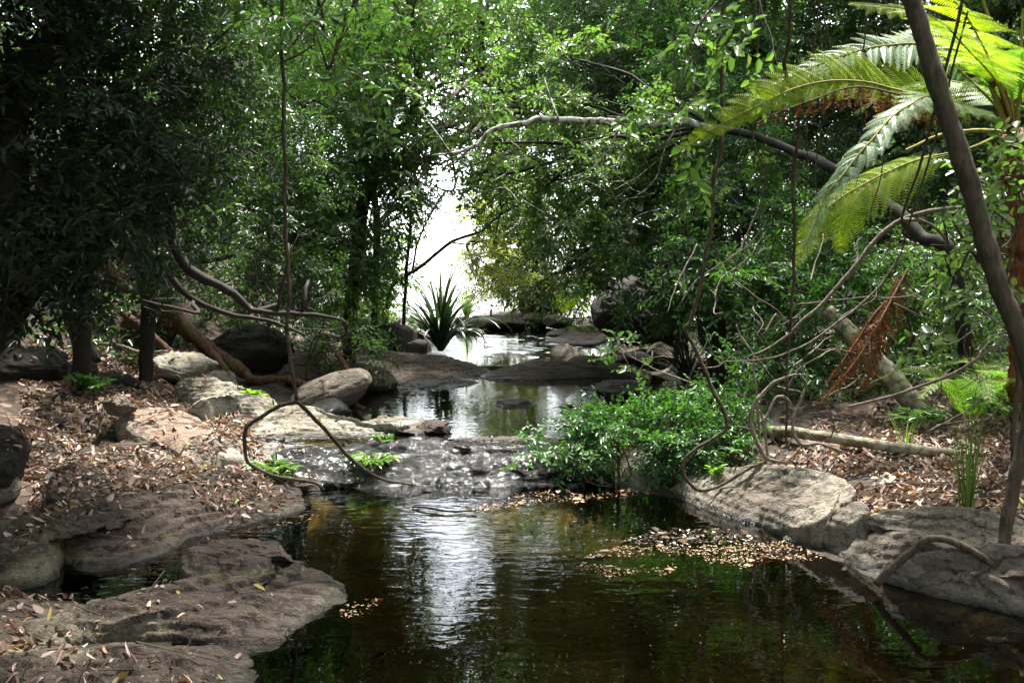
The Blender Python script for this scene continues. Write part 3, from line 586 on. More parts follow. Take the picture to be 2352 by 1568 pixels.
litter('leaf_litter', 'scattered wet leaves caught on the trickling ledge', [
    ([(620, 1080), (760, 1020), (1000, 1010), (1280, 1020), (1400, 1090), (1300, 1120), (1000, 1120), (740, 1120)], .12, 110, .03, .07, .08),
    ([(1280, 1110), (1420, 1080), (1540, 1100), (1540, 1135), (1380, 1130)], .05, 260, .03, .07, -.2),
], M['litter'])
litter('leaf_litter', 'sodden brown leaves lying on the bed of the near pool', [([(560, 1600), (740, 1430), (830, 1380), (720, 1220), (760, 1150), (1500, 1140), (1700, 1230), (1900, 1290), (2352, 1440), (2352, 1640)], 0, 60, .03, .08, -.1)], M['wet_debris'], sunk=True)
def raft(label, polys, z, mat, dens, lo=.008, hi=.022, thr=-.25):
    mb = MB()
    for poly in polys:
        pl = np.array([G(u, v, z)[:2] for u, v in poly]); mn, mx = pl.min(0), pl.max(0); n = int(np.prod(mx - mn) * dens)
        x = rng.uniform(mn[0], mx[0], n); y = rng.uniform(mn[1], mx[1], n); p = np.stack([x, y, x * 0], 1)
        w = fbm(p * 3 + 2, 4) * .09; w2 = fbm(p * 3 + 40, 4) * .09
        k = in_poly(x + w, y + w2, pl); k &= fbm(p * 4.5, 4) + rng.normal(size=n) * .15 > thr; x, y = x[k], y[k]; m = len(x)
        pts = np.stack([x, y, np.full(m, z + .003) + rng.uniform(0, .009, m)], 1); D = unit(np.stack([rng.normal(size=m), rng.normal(size=m), rng.normal(size=m) * .15], 1))
        N = unit(np.array([0, 0, 1.]) + rng.normal(size=(m, 3)) * .25); L = rng.uniform(lo, hi, m) * np.where(rng.random(m) < .05, 3, 1)
        mb.add(*leaves(pts, D, N, L, .55, .1, .05))
    return tag(mb.build('floating_debris', mat), label, 'debris', None, 'stuff')
raft('raft of orange brown flower debris floating against the right bank rock', [[(1590, 1262), (1700, 1248), (1800, 1245), (1860, 1258), (1890, 1282), (1840, 1290), (1760, 1284), (1690, 1302), (1620, 1296)], [(1320, 1270), (1420, 1262), (1560, 1256), (1640, 1262), (1580, 1276), (1440, 1280)]], 0, M['debris'], 2600)
raft('thin strand of pale debris drifting in the middle of the near pool', [[(1300, 1296), (1350, 1300), (1420, 1308), (1480, 1305), (1560, 1300), (1560, 1316), (1470, 1318), (1410, 1332), (1360, 1318)], [(1690, 1300), (1730, 1298), (1740, 1306), (1700, 1310)]], 0, M['debris'], 2200)
raft('scum of orange leaf bits along the foot of the trickle', [[(1040, 1166), (1160, 1156), (1290, 1140), (1400, 1130), (1500, 1118), (1530, 1134), (1420, 1140), (1300, 1154), (1180, 1166), (1090, 1176)], [(1130, 1150), (1250, 1130), (1330, 1122), (1300, 1136)]], 0, M['debris'], 1500)
raft('dark sodden leaves floating in a sheet behind the orange raft', [[(1380, 1242), (1460, 1232), (1560, 1216), (1660, 1218), (1740, 1232), (1700, 1244), (1560, 1254), (1430, 1256)], [(1250, 1282), (1330, 1272), (1420, 1268), (1340, 1288)]], 0, M['wet_debris'], 2200, .01, .035, -.3)
raft('clot of orange debris at the tip of the pointed slab', [[(760, 1420), (800, 1392), (850, 1380), (886, 1384), (870, 1402), (800, 1420)], [(610, 1204), (690, 1188), (740, 1184), (735, 1194), (640, 1208)]], 0, M['debris'], 1800)
def foam():
    m, n, l, out = newmat('foam'); p = n.new('ShaderNodeBsdfPrincipled'); p.inputs['Base Color'].default_value = (.8, .8, .78, 1); p.inputs['Roughness'].default_value = .7; l.new(p.outputs[0], out.inputs[0]); return m
M['foam'] = foam()
mb = MB()
for k in range(90):
    u = rng.normal(1185, 60); v = rng.normal(795, 14)
    if not 770 < v < 826 or u > 1330 or u < 1080: continue
    c = G(u, v, .35); rr = rng.uniform(.03, .14) * rng.uniform(.4, 1)
    th = np.linspace(0, 2 * np.pi, 12, endpoint=False); w = 1 + .35 * rng.normal(size=12)
    r1 = np.stack([np.cos(th) * rr * w * 1.5, np.sin(th) * rr * w, th * 0 + .004], 1) + c; r0 = c + (r1 - c) * .4 + np.array([0, 0, .008])
    rc = np.repeat((c + np.array([0, 0, .010]))[None], 12, 0) + (r1 - c) * .05; j = np.arange(12)
    mb.add(np.vstack([r1, r0, rc]), np.vstack([np.stack([j, (j + 1) % 12, 12 + (j + 1) % 12, 12 + j], 1), np.stack([12 + j, 12 + (j + 1) % 12, 24 + (j + 1) % 12, 24 + j], 1)]))
tag(mb.build('foam', M['foam'], smooth=True), 'white foam flecks drifting on the far pool', 'foam', None, 'stuff')
# ------------------------------------------------------------------ plants
def ptrace(pts, d0, d1=None):
    """a stem seen along pts in the photo, running from d0 to d1 metres away"""
    d1 = d0 if d1 is None else d1; n = len(pts)
    return np.array([P(u, v, d0 + (d1 - d0) * k / (n - 1)) for k, (u, v) in enumerate(pts)])

def sprays(B, D, leaf, K=5, lv=7, up=.5, droop=.12, ratio=.42, tw_r=.0028, mb=None, noise=.45, fold=.14, curl=.14, spread=.8, lsz=.4):
    """leafy branchlets from origins B along D; returns a MB with leaves (slot 0) and twigs (slot 1)"""
    mb = mb or MB(); n = len(B); D = unit(D); Lb = leaf * K * .95 * rng.uniform(.7, 1.2, n)[:, None]
    N = unit(np.array([0, 0, 1.]) * up + rng.normal(size=(n, 3)) * noise * .6 + .001); S = unit(np.cross(D, N)); N = np.cross(S, D)
    T0, T1, TD, TN = [], [], [], []
    for k in range(K):
        t = (k + .6) / K; s = 1 if k % 2 else -1
        st = B + D * Lb * t - np.array([0, 0, 1.]) * (t * t * droop) * Lb
        dr = unit(D * .75 + s * S * spread * (1.2 - .5 * t) + rng.normal(size=(n, 3)) * .22 - np.array([0, 0, droop]))
        if k == K - 1: dr = unit(D + rng.normal(size=(n, 3)) * .2 - np.array([0, 0, droop * 2]))
        Lt = leaf * lv * .42 * rng.uniform(.7, 1.2, n)[:, None]
        T0.append(st); T1.append(st + dr * Lt); TD.append(dr); TN.append(N)
    A = np.concatenate(T0); E = np.concatenate(T1); TD = np.concatenate(TD); TN = np.concatenate(TN); m = len(A)
    TS = unit(np.cross(TD, TN)); TN = np.cross(TS, TD)
    for k in range(lv):
        t = (k + .8) / lv; s = 1 if k % 2 else -1
        st = A + (E - A) * t
        ld = unit(TD * (.55 + .5 * (k == lv - 1)) + s * TS * (.85 if k < lv - 1 else .1) + rng.normal(size=(m, 3)) * .28 - np.array([0, 0, .18]))
        ln = unit(TN + rng.normal(size=(m, 3)) * noise)
        L = leaf * rng.uniform(1 - lsz, 1 + lsz, m) * (.7 + .3 * math.sin(math.pi * min(1, t + .1)))
        mb.add(*leaves(st, ld, ln, L, ratio, fold, curl * rng.uniform(-.3, 1.5, m)), 0)
    if tw_r:
        mb.add(*prisms(B, B + D * Lb - np.array([0, 0, 1.]) * droop * Lb, tw_r * 1.5), 1); mb.add(*prisms(A, E, tw_r), 1)
    return mb

SUNV = np.array(sdir)
CLEAR = [((-2.95, 8.0, .45), .85), ((-2.5, 9.0, .6), .75), ((-1.6, 8.8, .4), .7), ((-3.4, 10.0, .8), .5), ((-3.6, 7.4, .5), .45), ((2.3, 6.6, .4), .8), ((1.7, 6.2, 2.8), .7), ((1.25, 6.2, 2.55), .5), ((2.2, 5.2, .3), .5), ((-.2, 8.0, .2), .8), ((-3.9, 8.2, .6), .5), ((-3.1, 6.9, .4), .4), ((-2.0, 9.6, .5), .6), ((3.2, 7.2, .5), .5), ((-1.0, 11.5, .4), .6)]
def clear(B):                    # gaps in the leaves where the sun comes through
    k = np.ones(len(B), bool)
    for p, r in CLEAR:
        w = B - np.array(p); t = w @ SUNV; dist = np.linalg.norm(w - t[:, None] * SUNV, axis=1)
        k &= ~((t > .3) & (dist < r * rng.uniform(.8, 1.15, len(B))))
    return k
def fill(blobs, leaf, cover, ratio=.42, K=5, lv=7, clump=.2, out=.8, updir=.0):
    """branchlet origins in lumpy masses given as (u, v, d, ru, rv, rd[, density])"""
    Bs, Ds, cs = [], [], []
    for b in blobs:
        u, v, d, ru, rv, rd = b[:6]; c = P(u, v, d); r = np.array([ru * d / FPX, rd, rv * d / FPX])
        area = math.pi * r[0] * r[2]; nl = cover * (b[6] if len(b) > 6 else 1) * area / (leaf * leaf * ratio * .7); nb = max(4, int(nl / (K * lv)))
        nc = max(4, nb // 9); q = unit(rng.normal(size=(nc, 3))) * (rng.random(nc)[:, None] ** .45)
        w = rng.integers(0, nc, nb); o = q[w] + rng.normal(size=(nb, 3)) * clump * rng.uniform(.4, 1.3, nc)[w][:, None]
        Bs.append(c + o * r); Ds.append(unit(o * out + rng.normal(size=(nb, 3)) * .55 + np.array([0, 0, updir]))); cs.append((c, r, q * r + c))
    return np.concatenate(Bs), np.concatenate(Ds), cs

def tree(name, label, cat, stems, blobs, lm, bm, leaf=.07, cover=2.5, ratio=.42, limbs=5, group=None, limb_r=.018, K=5, lv=7, sides=8, wob=.03, parts=None, rough=.12, **kw):
    """stems: [(points, radius or radii)], blobs: leaf masses; trunk carries its limbs, crown its twigs"""
    base = np.array(stems[0][0][0]); t = thing(name, label, cat, base, group); cover = cover * 1.8
    fk = {k: kw.pop(k) for k in ('clump', 'out', 'updir') if k in kw}
    tm = MB(); allp = []
    for pts, r in stems:
        tm.add(*tube(pts, r, sides, .07 if np.mean(r) < .1 else .12, wob, rough)); allp.append(spline(pts, step=.2))
    allp = np.concatenate(allp)
    if blobs:
        B, D, cs = fill(blobs, leaf, cover, ratio, K, lv, **fk); k = clear(B) | (name == 'twig_spray'); B, D = B[k], D[k]
        for c, r, q in cs:
            if not limbs: break
            near = allp[np.argmin(np.linalg.norm(allp - c - np.array([0, 0, -.3]), axis=1))]
            mid = (near + c) / 2 + rng.normal(size=3) * .15 + np.array([0, 0, .12]); L = np.linalg.norm(c - near)
            tm.add(*tube([near, mid, c], [limb_r * 1.6, limb_r], 6, .12, .04)); cl = q[rng.permutation(len(q))[:limbs]]
            for e in cl:
                s = near + (c - near) * rng.uniform(.45, 1); m2 = (s + e) / 2 + rng.normal(size=3) * .12 * np.linalg.norm(e - s)
                tm.add(*tube([s, m2, e], [limb_r * .7, limb_r * .2], 4, .12, .03))
        cm = sprays(B, D, leaf, K, lv, ratio=ratio, **kw)
        cm.build('crown', [M[lm], M['twig']], t, origin=base)
    tm.build('trunk', M[bm], t, smooth=True, origin=base)
    return t
def stand(u, v, d, dz=0.0):      # a foot on the ground under the point seen at (u, v)
    p = P(u, v, d); return np.array([p[0], p[1], floor_z(p[0], p[1]) - .05 + dz])

# --- left bank
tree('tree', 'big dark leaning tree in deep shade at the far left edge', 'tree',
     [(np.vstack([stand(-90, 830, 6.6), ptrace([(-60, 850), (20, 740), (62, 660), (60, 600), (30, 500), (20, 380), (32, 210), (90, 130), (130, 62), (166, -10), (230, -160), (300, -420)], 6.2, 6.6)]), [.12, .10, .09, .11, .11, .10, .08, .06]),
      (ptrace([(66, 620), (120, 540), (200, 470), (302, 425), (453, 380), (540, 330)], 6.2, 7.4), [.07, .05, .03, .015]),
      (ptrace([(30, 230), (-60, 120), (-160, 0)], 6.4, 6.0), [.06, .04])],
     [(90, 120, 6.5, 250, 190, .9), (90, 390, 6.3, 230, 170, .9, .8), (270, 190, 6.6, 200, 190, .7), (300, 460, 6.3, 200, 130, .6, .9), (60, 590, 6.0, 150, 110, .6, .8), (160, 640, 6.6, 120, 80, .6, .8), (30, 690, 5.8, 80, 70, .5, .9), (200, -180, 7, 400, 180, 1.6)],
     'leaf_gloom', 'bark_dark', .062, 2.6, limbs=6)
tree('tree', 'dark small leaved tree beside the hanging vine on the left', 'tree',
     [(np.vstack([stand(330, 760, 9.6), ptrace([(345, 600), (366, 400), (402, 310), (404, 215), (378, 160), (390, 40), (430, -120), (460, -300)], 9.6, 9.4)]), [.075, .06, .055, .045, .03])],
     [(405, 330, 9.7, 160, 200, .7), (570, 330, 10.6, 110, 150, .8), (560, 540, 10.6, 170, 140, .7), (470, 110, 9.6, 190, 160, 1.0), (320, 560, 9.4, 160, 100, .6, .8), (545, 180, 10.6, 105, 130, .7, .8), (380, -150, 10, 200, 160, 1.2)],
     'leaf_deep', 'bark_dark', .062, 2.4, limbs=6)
tree('tree', 'low dark branches sweeping down over the fallen red trunk', 'tree',
     [(np.vstack([stand(180, 800, 8.8), ptrace([(200, 600), (260, 470), (330, 420), (386, 470), (393, 527), (413, 594), (454, 634), (504, 658), (554, 695), (588, 715), (722, 722), (790, 735)], 8.6, 9.2)]), [.08, .06, .05, .045, .03, .012]),
      (ptrace([(260, 480), (296, 547), (363, 594), (403, 651), (447, 692), (504, 715), (620, 740), (700, 770)], 8.6, 9.0), [.035, .03, .012])],
     [(600, 640, 10.4, 150, 80, .6), (700, 700, 9.4, 110, 60, .5, .8), (480, 640, 10.3, 120, 70, .5, .7), (660, 570, 9.6, 110, 90, .7, .8), (760, 770, 10.2, 90, 45, .4, .8), (330, 690, 8.0, 110, 60, .5, .8), (190, 720, 7.6, 90, 60, .5, .7)],
     'leaf_deep', 'bark_dark', .058, 2.2, limbs=7, limb_r=.012)
tree('tree', 'leafy green tree at the left side of the bright gap', 'tree',
     [(np.vstack([stand(800, 770, 13.6), ptrace([(812, 640), (830, 480), (862, 400), (905, 320), (950, 250), (960, 120), (930, -60), (900, -260)], 13.5, 13.2)]), [.10, .09, .07, .06, .03]),
      (np.vstack([stand(858, 760, 13.9), ptrace([(862, 628), (866, 527), (850, 420), (800, 300), (760, 160), (730, 0)], 13.9, 13.4)]), [.055, .05, .03])],
     [(690, 260, 13.2, 190, 170, 1.3), (760, 450, 13, 150, 150, 1.1), (850, 330, 13.2, 120, 110, 1.0, .8), (740, 610, 12.4, 120, 80, .8), (900, 200, 13.4, 130, 110, 1.0, .8), (630, 420, 12, 110, 150, .9, .9), (820, 560, 13, 60, 80, .5, .6), (780, -120, 13, 260, 160, 1.6, .6)],
     'leaf_mid', 'bark_dark', .062, 2.3, limbs=7)
tree('sapling', 'thin dark sapling standing alone in the bright gap', 'sapling',
     [(np.vstack([stand(928, 740, 15.5), ptrace([(932, 660), (938, 580), (944, 500), (948, 430), (960, 330)], 15.5, 15.5)]), [.032, .028, .02, .008])],
     [(930, 450, 15.5, 46, 55, .35, .7), (905, 540, 15.2, 34, 70, .3, .55), (968, 400, 15.6, 60, 40, .4, .7), (900, 630, 15, 34, 50, .3, .5)], 'leaf_deep', 'bark_dark', .06, 1.5, limbs=4, limb_r=.009)
tree('tree', 'slender slanting tree crossing the bright gap from lower left to upper right', 'tree',
     [(np.vstack([stand(880, 740, 16.4), ptrace([(895, 668), (930, 636), (972, 608), (1033, 557), (1103, 530), (1170, 480), (1260, 440)], 16.4, 15.6)]), [.034, .030, .024, .012]),
      (ptrace([(945, 625), (960, 560), (985, 500), (1010, 460)], 16.3, 16.3), [.02, .008]), (ptrace([(1033, 557), (1080, 560), (1140, 545)], 15.9, 15.6), [.016, .006])],
     [(1010, 470, 16.2, 40, 40, .4, .5), (1170, 480, 15.6, 70, 50, .6), (1120, 420, 15.6, 80, 50, .6, .8)], 'leaf_mid', 'bark_dark', .06, 1.6, limbs=4, limb_r=.009)
tree('shrub', 'yellow green bushy shrub lit up beside the bright gap', 'shrub',
     [(np.vstack([stand(815, 760, 13.0), ptrace([(815, 720), (820, 660)], 13.0, 12.9)]), [.02, .012])],
     [(822, 650, 12.8, 44, 36, .35), (792, 672, 12.8, 36, 26, .3)], 'leaf_lime', 'bark_brown', .075, 2.6, limbs=4, limb_r=.008, up=.8)
tree('shrub', 'low fresh green sprays hanging over the brown ledge', 'shrub',
     [(np.vstack([stand(700, 820, 11.0), ptrace([(715, 790), (750, 770)], 11.0, 11.0)]), [.015, .008])],
     [(800, 770, 11.2, 54, 34, .3, .9), (735, 770, 11, 60, 34, .35, .8), (830, 800, 11.4, 30, 26, .2, .7)], 'leaf_bright', 'bark_brown', .065, 1.8, limbs=4, limb_r=.006)
# --- far bright trees at the head of the valley
GB = 'bright trees beyond the head of the gully'
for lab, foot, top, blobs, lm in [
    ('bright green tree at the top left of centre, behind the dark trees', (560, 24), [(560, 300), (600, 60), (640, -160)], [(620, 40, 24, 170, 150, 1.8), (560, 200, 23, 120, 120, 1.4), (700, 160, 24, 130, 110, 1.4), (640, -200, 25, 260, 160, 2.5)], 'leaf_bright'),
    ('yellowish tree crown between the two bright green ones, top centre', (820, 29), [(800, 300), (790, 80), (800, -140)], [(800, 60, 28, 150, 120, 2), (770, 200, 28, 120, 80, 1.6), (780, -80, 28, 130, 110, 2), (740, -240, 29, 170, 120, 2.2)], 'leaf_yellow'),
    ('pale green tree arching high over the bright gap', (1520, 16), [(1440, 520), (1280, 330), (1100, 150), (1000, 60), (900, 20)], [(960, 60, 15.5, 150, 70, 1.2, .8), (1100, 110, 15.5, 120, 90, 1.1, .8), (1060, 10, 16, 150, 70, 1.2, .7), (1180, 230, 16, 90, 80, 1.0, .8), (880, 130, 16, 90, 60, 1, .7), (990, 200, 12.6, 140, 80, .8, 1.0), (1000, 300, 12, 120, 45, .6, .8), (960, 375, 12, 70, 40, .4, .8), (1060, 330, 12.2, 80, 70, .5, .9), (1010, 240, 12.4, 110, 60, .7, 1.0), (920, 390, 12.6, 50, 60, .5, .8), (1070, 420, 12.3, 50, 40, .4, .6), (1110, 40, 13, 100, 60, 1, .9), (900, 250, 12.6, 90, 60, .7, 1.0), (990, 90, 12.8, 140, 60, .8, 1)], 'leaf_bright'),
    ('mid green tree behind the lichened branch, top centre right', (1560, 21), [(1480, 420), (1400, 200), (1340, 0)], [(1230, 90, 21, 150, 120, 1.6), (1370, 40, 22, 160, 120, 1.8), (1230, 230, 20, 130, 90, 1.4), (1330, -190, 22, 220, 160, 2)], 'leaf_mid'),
    ('feathery pale tree, its backlit glow put into the leaf colour, at the right side of the bright gap', (1275, 25.5), [(1215, 650), (1150, 590), (1120, 520), (1090, 470)], [(1085, 600, 24, 46, 36, .8, .6), (1135, 560, 24, 70, 60, 1.0, .6), (1140, 650, 24.5, 70, 36, .8, .6), (1085, 500, 24, 46, 50, .8, .5), (1190, 620, 24, 60, 60, .9, .6), (1120, 450, 24, 50, 40, .8, .5)], 'leaf_backlit'),
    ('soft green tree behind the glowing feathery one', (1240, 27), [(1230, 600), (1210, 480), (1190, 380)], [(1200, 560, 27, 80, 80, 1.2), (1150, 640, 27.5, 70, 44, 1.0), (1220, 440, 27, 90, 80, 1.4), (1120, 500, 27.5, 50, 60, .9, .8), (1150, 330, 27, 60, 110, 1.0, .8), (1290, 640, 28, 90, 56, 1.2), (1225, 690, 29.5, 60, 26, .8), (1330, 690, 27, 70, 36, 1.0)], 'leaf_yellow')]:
    tree('tree', lab, 'tree', [(np.vstack([stand(foot[0], 700, foot[1]), ptrace(top, foot[1], blobs[0][2])]), [.08, .065, .05, .02])], blobs, lm, 'bark_brown', .095 if lm != 'leaf_backlit' else .075, 2.3, limbs=5, group=GB, limb_r=.03, K=5, lv=7, tw_r=.005, up=.7)
# --- right side: the lichened leaning tree
t = tree('tree', 'leaning tree whose pale lichen crusted branch reaches left across the gap', 'tree',
     [(np.vstack([stand(2230, 700, 8.6), ptrace([(2190, 600), (2120, 545), (2072, 497), (2038, 470), (1988, 427), (1904, 386), (1870, 363), (1820, 346), (1729, 312), (1640, 292)], 8.4, 10.6)]), [.062, .058, .052, .046, .041])],
     [(1130, 330, 11.6, 130, 70, .7, .8), (1290, 215, 11.4, 170, 70, .8, .8), (1400, 350, 11.2, 180, 100, 1.0), (1250, 430, 11.6, 160, 110, .9), (1480, 470, 11, 170, 120, 1.0), (1080, 420, 11.8, 70, 70, .6, .5), (1340, 540, 12, 120, 60, .8), (1560, 330, 11, 120, 100, .8, .8), (1330, 140, 11.6, 70, 80, .5, .7)],
     'leaf_bright', 'bark_dark', .066, 1.7, ratio=.52, limbs=7, limb_r=.014, up=.7, tw_r=.0035)
lb = MB()
lb.add(*tube(ptrace([(1640, 292), (1615, 290), (1568, 279), (1490, 286), (1423, 281), (1355, 277), (1281, 274), (1238, 272), (1204, 282), (1150, 292), (1120, 306), (1093, 333), (1033, 353), (992, 358)], 10.6, 10.5), [.040, .036, .034, .03, .022, .008], 10, .05, .02, .2))
for pts in ([(1490, 286), (1440, 330), (1415, 372), (1360, 420)], [(1281, 276), (1262, 225), (1250, 180)], [(1033, 353), (1000, 300), (965, 250)], [(1423, 281), (1400, 340), (1350, 390), (1300, 410)], [(1093, 333), (1050, 370), (1020, 390)], [(1568, 281), (1530, 330), (1500, 420), (1420, 470)]):
    lb.add(*tube(ptrace(pts, 10.5, 10.7), [.013, .005], 6, .06, .03, .15))
for k in range(26):
    u, v = rng.uniform(1180, 1640), rng.uniform(300, 600); a = rng.uniform(-.9, .9) + (3.14 if rng.random() < .4 else 0); l = rng.uniform(50, 130)
    lb.add(*tube(ptrace([(u, v), (u + l * .5 * math.cos(a) + rng.normal() * 9, v + l * .5 * math.sin(a) + rng.normal() * 9), (u + l * math.cos(a), v + l * math.sin(a))], rng.uniform(10.2, 10.8), rng.uniform(10.3, 10.8)), [.006, .002], 4, .06, .03, .1))
lb.build('branch', M['bark_lichen'], t, smooth=True, origin=np.array(t.location))['label'] = 'pale lichen crusted branch'
# --- right side masses
R2 = 'trees crowding the right side of the gully'
rows = [
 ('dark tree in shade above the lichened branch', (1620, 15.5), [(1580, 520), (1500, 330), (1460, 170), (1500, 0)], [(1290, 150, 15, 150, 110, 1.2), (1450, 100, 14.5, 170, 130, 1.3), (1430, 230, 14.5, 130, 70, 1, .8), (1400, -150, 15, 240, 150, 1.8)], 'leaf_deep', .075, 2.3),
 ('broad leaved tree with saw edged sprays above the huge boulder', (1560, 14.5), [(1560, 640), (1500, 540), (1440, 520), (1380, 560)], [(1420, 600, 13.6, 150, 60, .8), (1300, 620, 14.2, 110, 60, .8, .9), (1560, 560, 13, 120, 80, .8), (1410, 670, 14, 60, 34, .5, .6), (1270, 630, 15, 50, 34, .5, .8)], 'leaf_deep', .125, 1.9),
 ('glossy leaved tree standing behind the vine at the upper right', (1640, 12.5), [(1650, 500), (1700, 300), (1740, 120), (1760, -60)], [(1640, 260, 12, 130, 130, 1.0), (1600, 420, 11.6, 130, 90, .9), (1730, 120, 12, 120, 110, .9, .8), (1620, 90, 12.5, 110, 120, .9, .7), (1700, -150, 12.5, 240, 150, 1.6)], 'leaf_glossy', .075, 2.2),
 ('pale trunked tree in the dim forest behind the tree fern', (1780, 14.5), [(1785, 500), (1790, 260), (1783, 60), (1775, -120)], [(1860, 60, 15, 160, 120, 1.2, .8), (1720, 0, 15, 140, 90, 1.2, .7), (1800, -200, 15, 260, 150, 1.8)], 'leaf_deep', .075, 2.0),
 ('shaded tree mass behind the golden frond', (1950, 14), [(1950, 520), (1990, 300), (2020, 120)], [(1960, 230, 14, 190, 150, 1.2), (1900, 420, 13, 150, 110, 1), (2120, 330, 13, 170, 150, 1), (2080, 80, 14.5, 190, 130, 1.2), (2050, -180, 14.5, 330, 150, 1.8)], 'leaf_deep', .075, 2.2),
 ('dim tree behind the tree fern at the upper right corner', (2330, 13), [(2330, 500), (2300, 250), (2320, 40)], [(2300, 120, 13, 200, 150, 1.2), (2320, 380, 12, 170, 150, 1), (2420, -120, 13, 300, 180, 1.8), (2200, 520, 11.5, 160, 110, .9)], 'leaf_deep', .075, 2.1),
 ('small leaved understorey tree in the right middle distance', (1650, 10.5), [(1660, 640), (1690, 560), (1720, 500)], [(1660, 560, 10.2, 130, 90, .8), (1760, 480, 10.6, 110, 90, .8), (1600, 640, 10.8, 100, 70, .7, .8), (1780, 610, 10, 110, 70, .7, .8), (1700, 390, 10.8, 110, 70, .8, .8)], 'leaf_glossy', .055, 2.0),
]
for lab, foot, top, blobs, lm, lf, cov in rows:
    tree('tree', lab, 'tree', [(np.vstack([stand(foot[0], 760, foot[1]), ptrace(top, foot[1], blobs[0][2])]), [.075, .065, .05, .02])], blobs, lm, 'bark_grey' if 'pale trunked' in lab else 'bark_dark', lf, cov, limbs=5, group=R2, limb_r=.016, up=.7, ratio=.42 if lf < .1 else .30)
US = 'shrubs under the trees on the right bank'
for lab, foot, blobs, lm, lf, cov in [
 ('glossy dark shrub under the silvery frond', (1880, 9.6), [(1870, 600, 9.6, 120, 70, .6), (1960, 560, 9.8, 110, 70, .6), (1800, 700, 9.4, 100, 60, .5, .8)], 'leaf_glossy', .065, 1.7),
 ('thin shrub with shiny leaves behind the long diagonal stem', (1980, 9.0), [(1900, 690, 9, 110, 70, .5, .8), (2020, 650, 9.2, 100, 70, .5, .8), (1750, 650, 9.2, 90, 60, .5, .7)], 'leaf_glossy', .06, 1.2),
 ('small dark shrub behind the dead brown frond', (2110, 9.6), [(2100, 720, 9.8, 120, 70, .6, .8), (2190, 640, 10, 110, 90, .6)], 'leaf_deep', .06, 1.4),
 ('dark shrub with small leaves behind the leaning mossy log', (2230, 9.4), [(2250, 740, 9.8, 120, 70, .6), (2140, 830, 9.6, 90, 50, .5, .7)], 'leaf_deep', .055, 1.4),
 ('leafy shrub with bright sprays behind the pale hoops of vine', (1760, 8.6), [(1760, 800, 8.6, 90, 50, .4, .9), (1700, 850, 8.4, 70, 40, .35, .9), (1850, 760, 8.8, 80, 60, .4, .8)], 'leaf_glossy', .06, 1.6),
 ('spreading green shrub beside the straight thin vine', (1700, 9.4), [(1700, 690, 9.4, 120, 60, .5, .9), (1620, 620, 9.6, 90, 60, .5, .8), (1790, 560, 9.6, 90, 60, .5, .8)], 'leaf_mid', .07, 1.6),
 ('green shrub between the leaning log and the bent dark tree', (2200, 8.8), [(2190, 700, 8.8, 90, 70, .5, .9), (2250, 820, 8.6, 80, 50, .4, .9), (2100, 560, 9.4, 110, 70, .5, .8)], 'leaf_mid', .065, 1.5),
 ('dim shrub between the huge boulder and the hanging vine', (1600, 11.5), [(1590, 730, 12, 90, 60, .6), (1680, 740, 11, 90, 60, .6, .8)], 'leaf_deep', .06, 1.5)]:
    f = stand(foot[0], 860, foot[1]); c0 = P(*blobs[0][:3])
    tree('shrub', lab, 'shrub', [([f, (f + c0) / 2 + rng.normal(size=3) * .1, c0], [.018, .012, .006])], blobs, lm, 'bark_brown', lf, cov, limbs=6, group=US, limb_r=.006)
tree('shrub', 'bright broad leaved shrub at the right edge behind the leaning trunk', 'shrub',
     [(np.vstack([stand(2330, 900, 6.6), ptrace([(2330, 780), (2290, 680), (2250, 600)], 6.6, 6.3)]), [.02, .015, .008])],
     [(2210, 620, 6.2, 80, 80, .45), (2300, 560, 6.4, 80, 90, .5), (2340, 680, 6.4, 80, 70, .45, .9), (2250, 470, 6.8, 80, 70, .5, .7), (2180, 560, 6.4, 60, 50, .35, .7), (2330, 440, 7, 60, 60, .4, .7), (2325, 520, 6.0, 60, 50, .4, 1.2), (2335, 390, 6.3, 50, 50, .35, .8)], 'leaf_bright', 'bark_brown', .07, 1.3, ratio=.6, limbs=5, limb_r=.006, up=1.0, noise=.5)
tree('shrub', 'dense glossy green bush spilling over the right edge of the middle pool', 'bush',
     [(np.vstack([stand(1560, 1040, 7.9), ptrace([(1560, 1000), (1540, 960)], 7.9, 7.9)]), [.02, .01]), (np.vstack([stand(1420, 1060, 7.7), ptrace([(1420, 1030), (1400, 1000)], 7.7, 7.6)]), [.014, .008]), (np.vstack([stand(1640, 1000, 8.3), ptrace([(1640, 960), (1610, 910)], 8.3, 8.4)]), [.016, .008])],
     [(1560, 972, 8.0, 120, 46, .5), (1420, 1008, 7.7, 110, 38, .42), (1500, 1000, 7.8, 110, 44, .45), (1330, 1010, 7.65, 80, 26, .32), (1610, 935, 8.4, 80, 36, .4), (1660, 1000, 7.6, 90, 46, .4), (1480, 1026, 7.5, 120, 22, .3), (1600, 1018, 7.45, 70, 24, .25), (1280, 1032, 7.55, 56, 20, .22, 1.0), (1380, 1000, 7.9, 90, 34, .4), (1700, 930, 7.9, 60, 40, .35, .7)],
     'leaf_glossy', 'bark_vine', .048, 3.8, clump=.16, ratio=.48, limbs=7, limb_r=.005, up=1.0, noise=.4, tw_r=.0016)
tree('sprig', 'single arching sprig with a few round leaves over the dark water', 'sprig',
     [(np.vstack([stand(1640, 960, 8.4), ptrace([(1600, 890), (1560, 868), (1500, 846), (1450, 818), (1432, 790)], 8.4, 8.8)]), [.008, .006, .003])],
     [(1432, 790, 8.8, 16, 16, .08, .5), (1450, 850, 8.8, 18, 24, .08, .4), (1410, 815, 8.8, 18, 12, .08, .4)], 'leaf_mid', 'bark_pale', .06, .6, ratio=.6, limbs=2, limb_r=.003, K=3, lv=3)
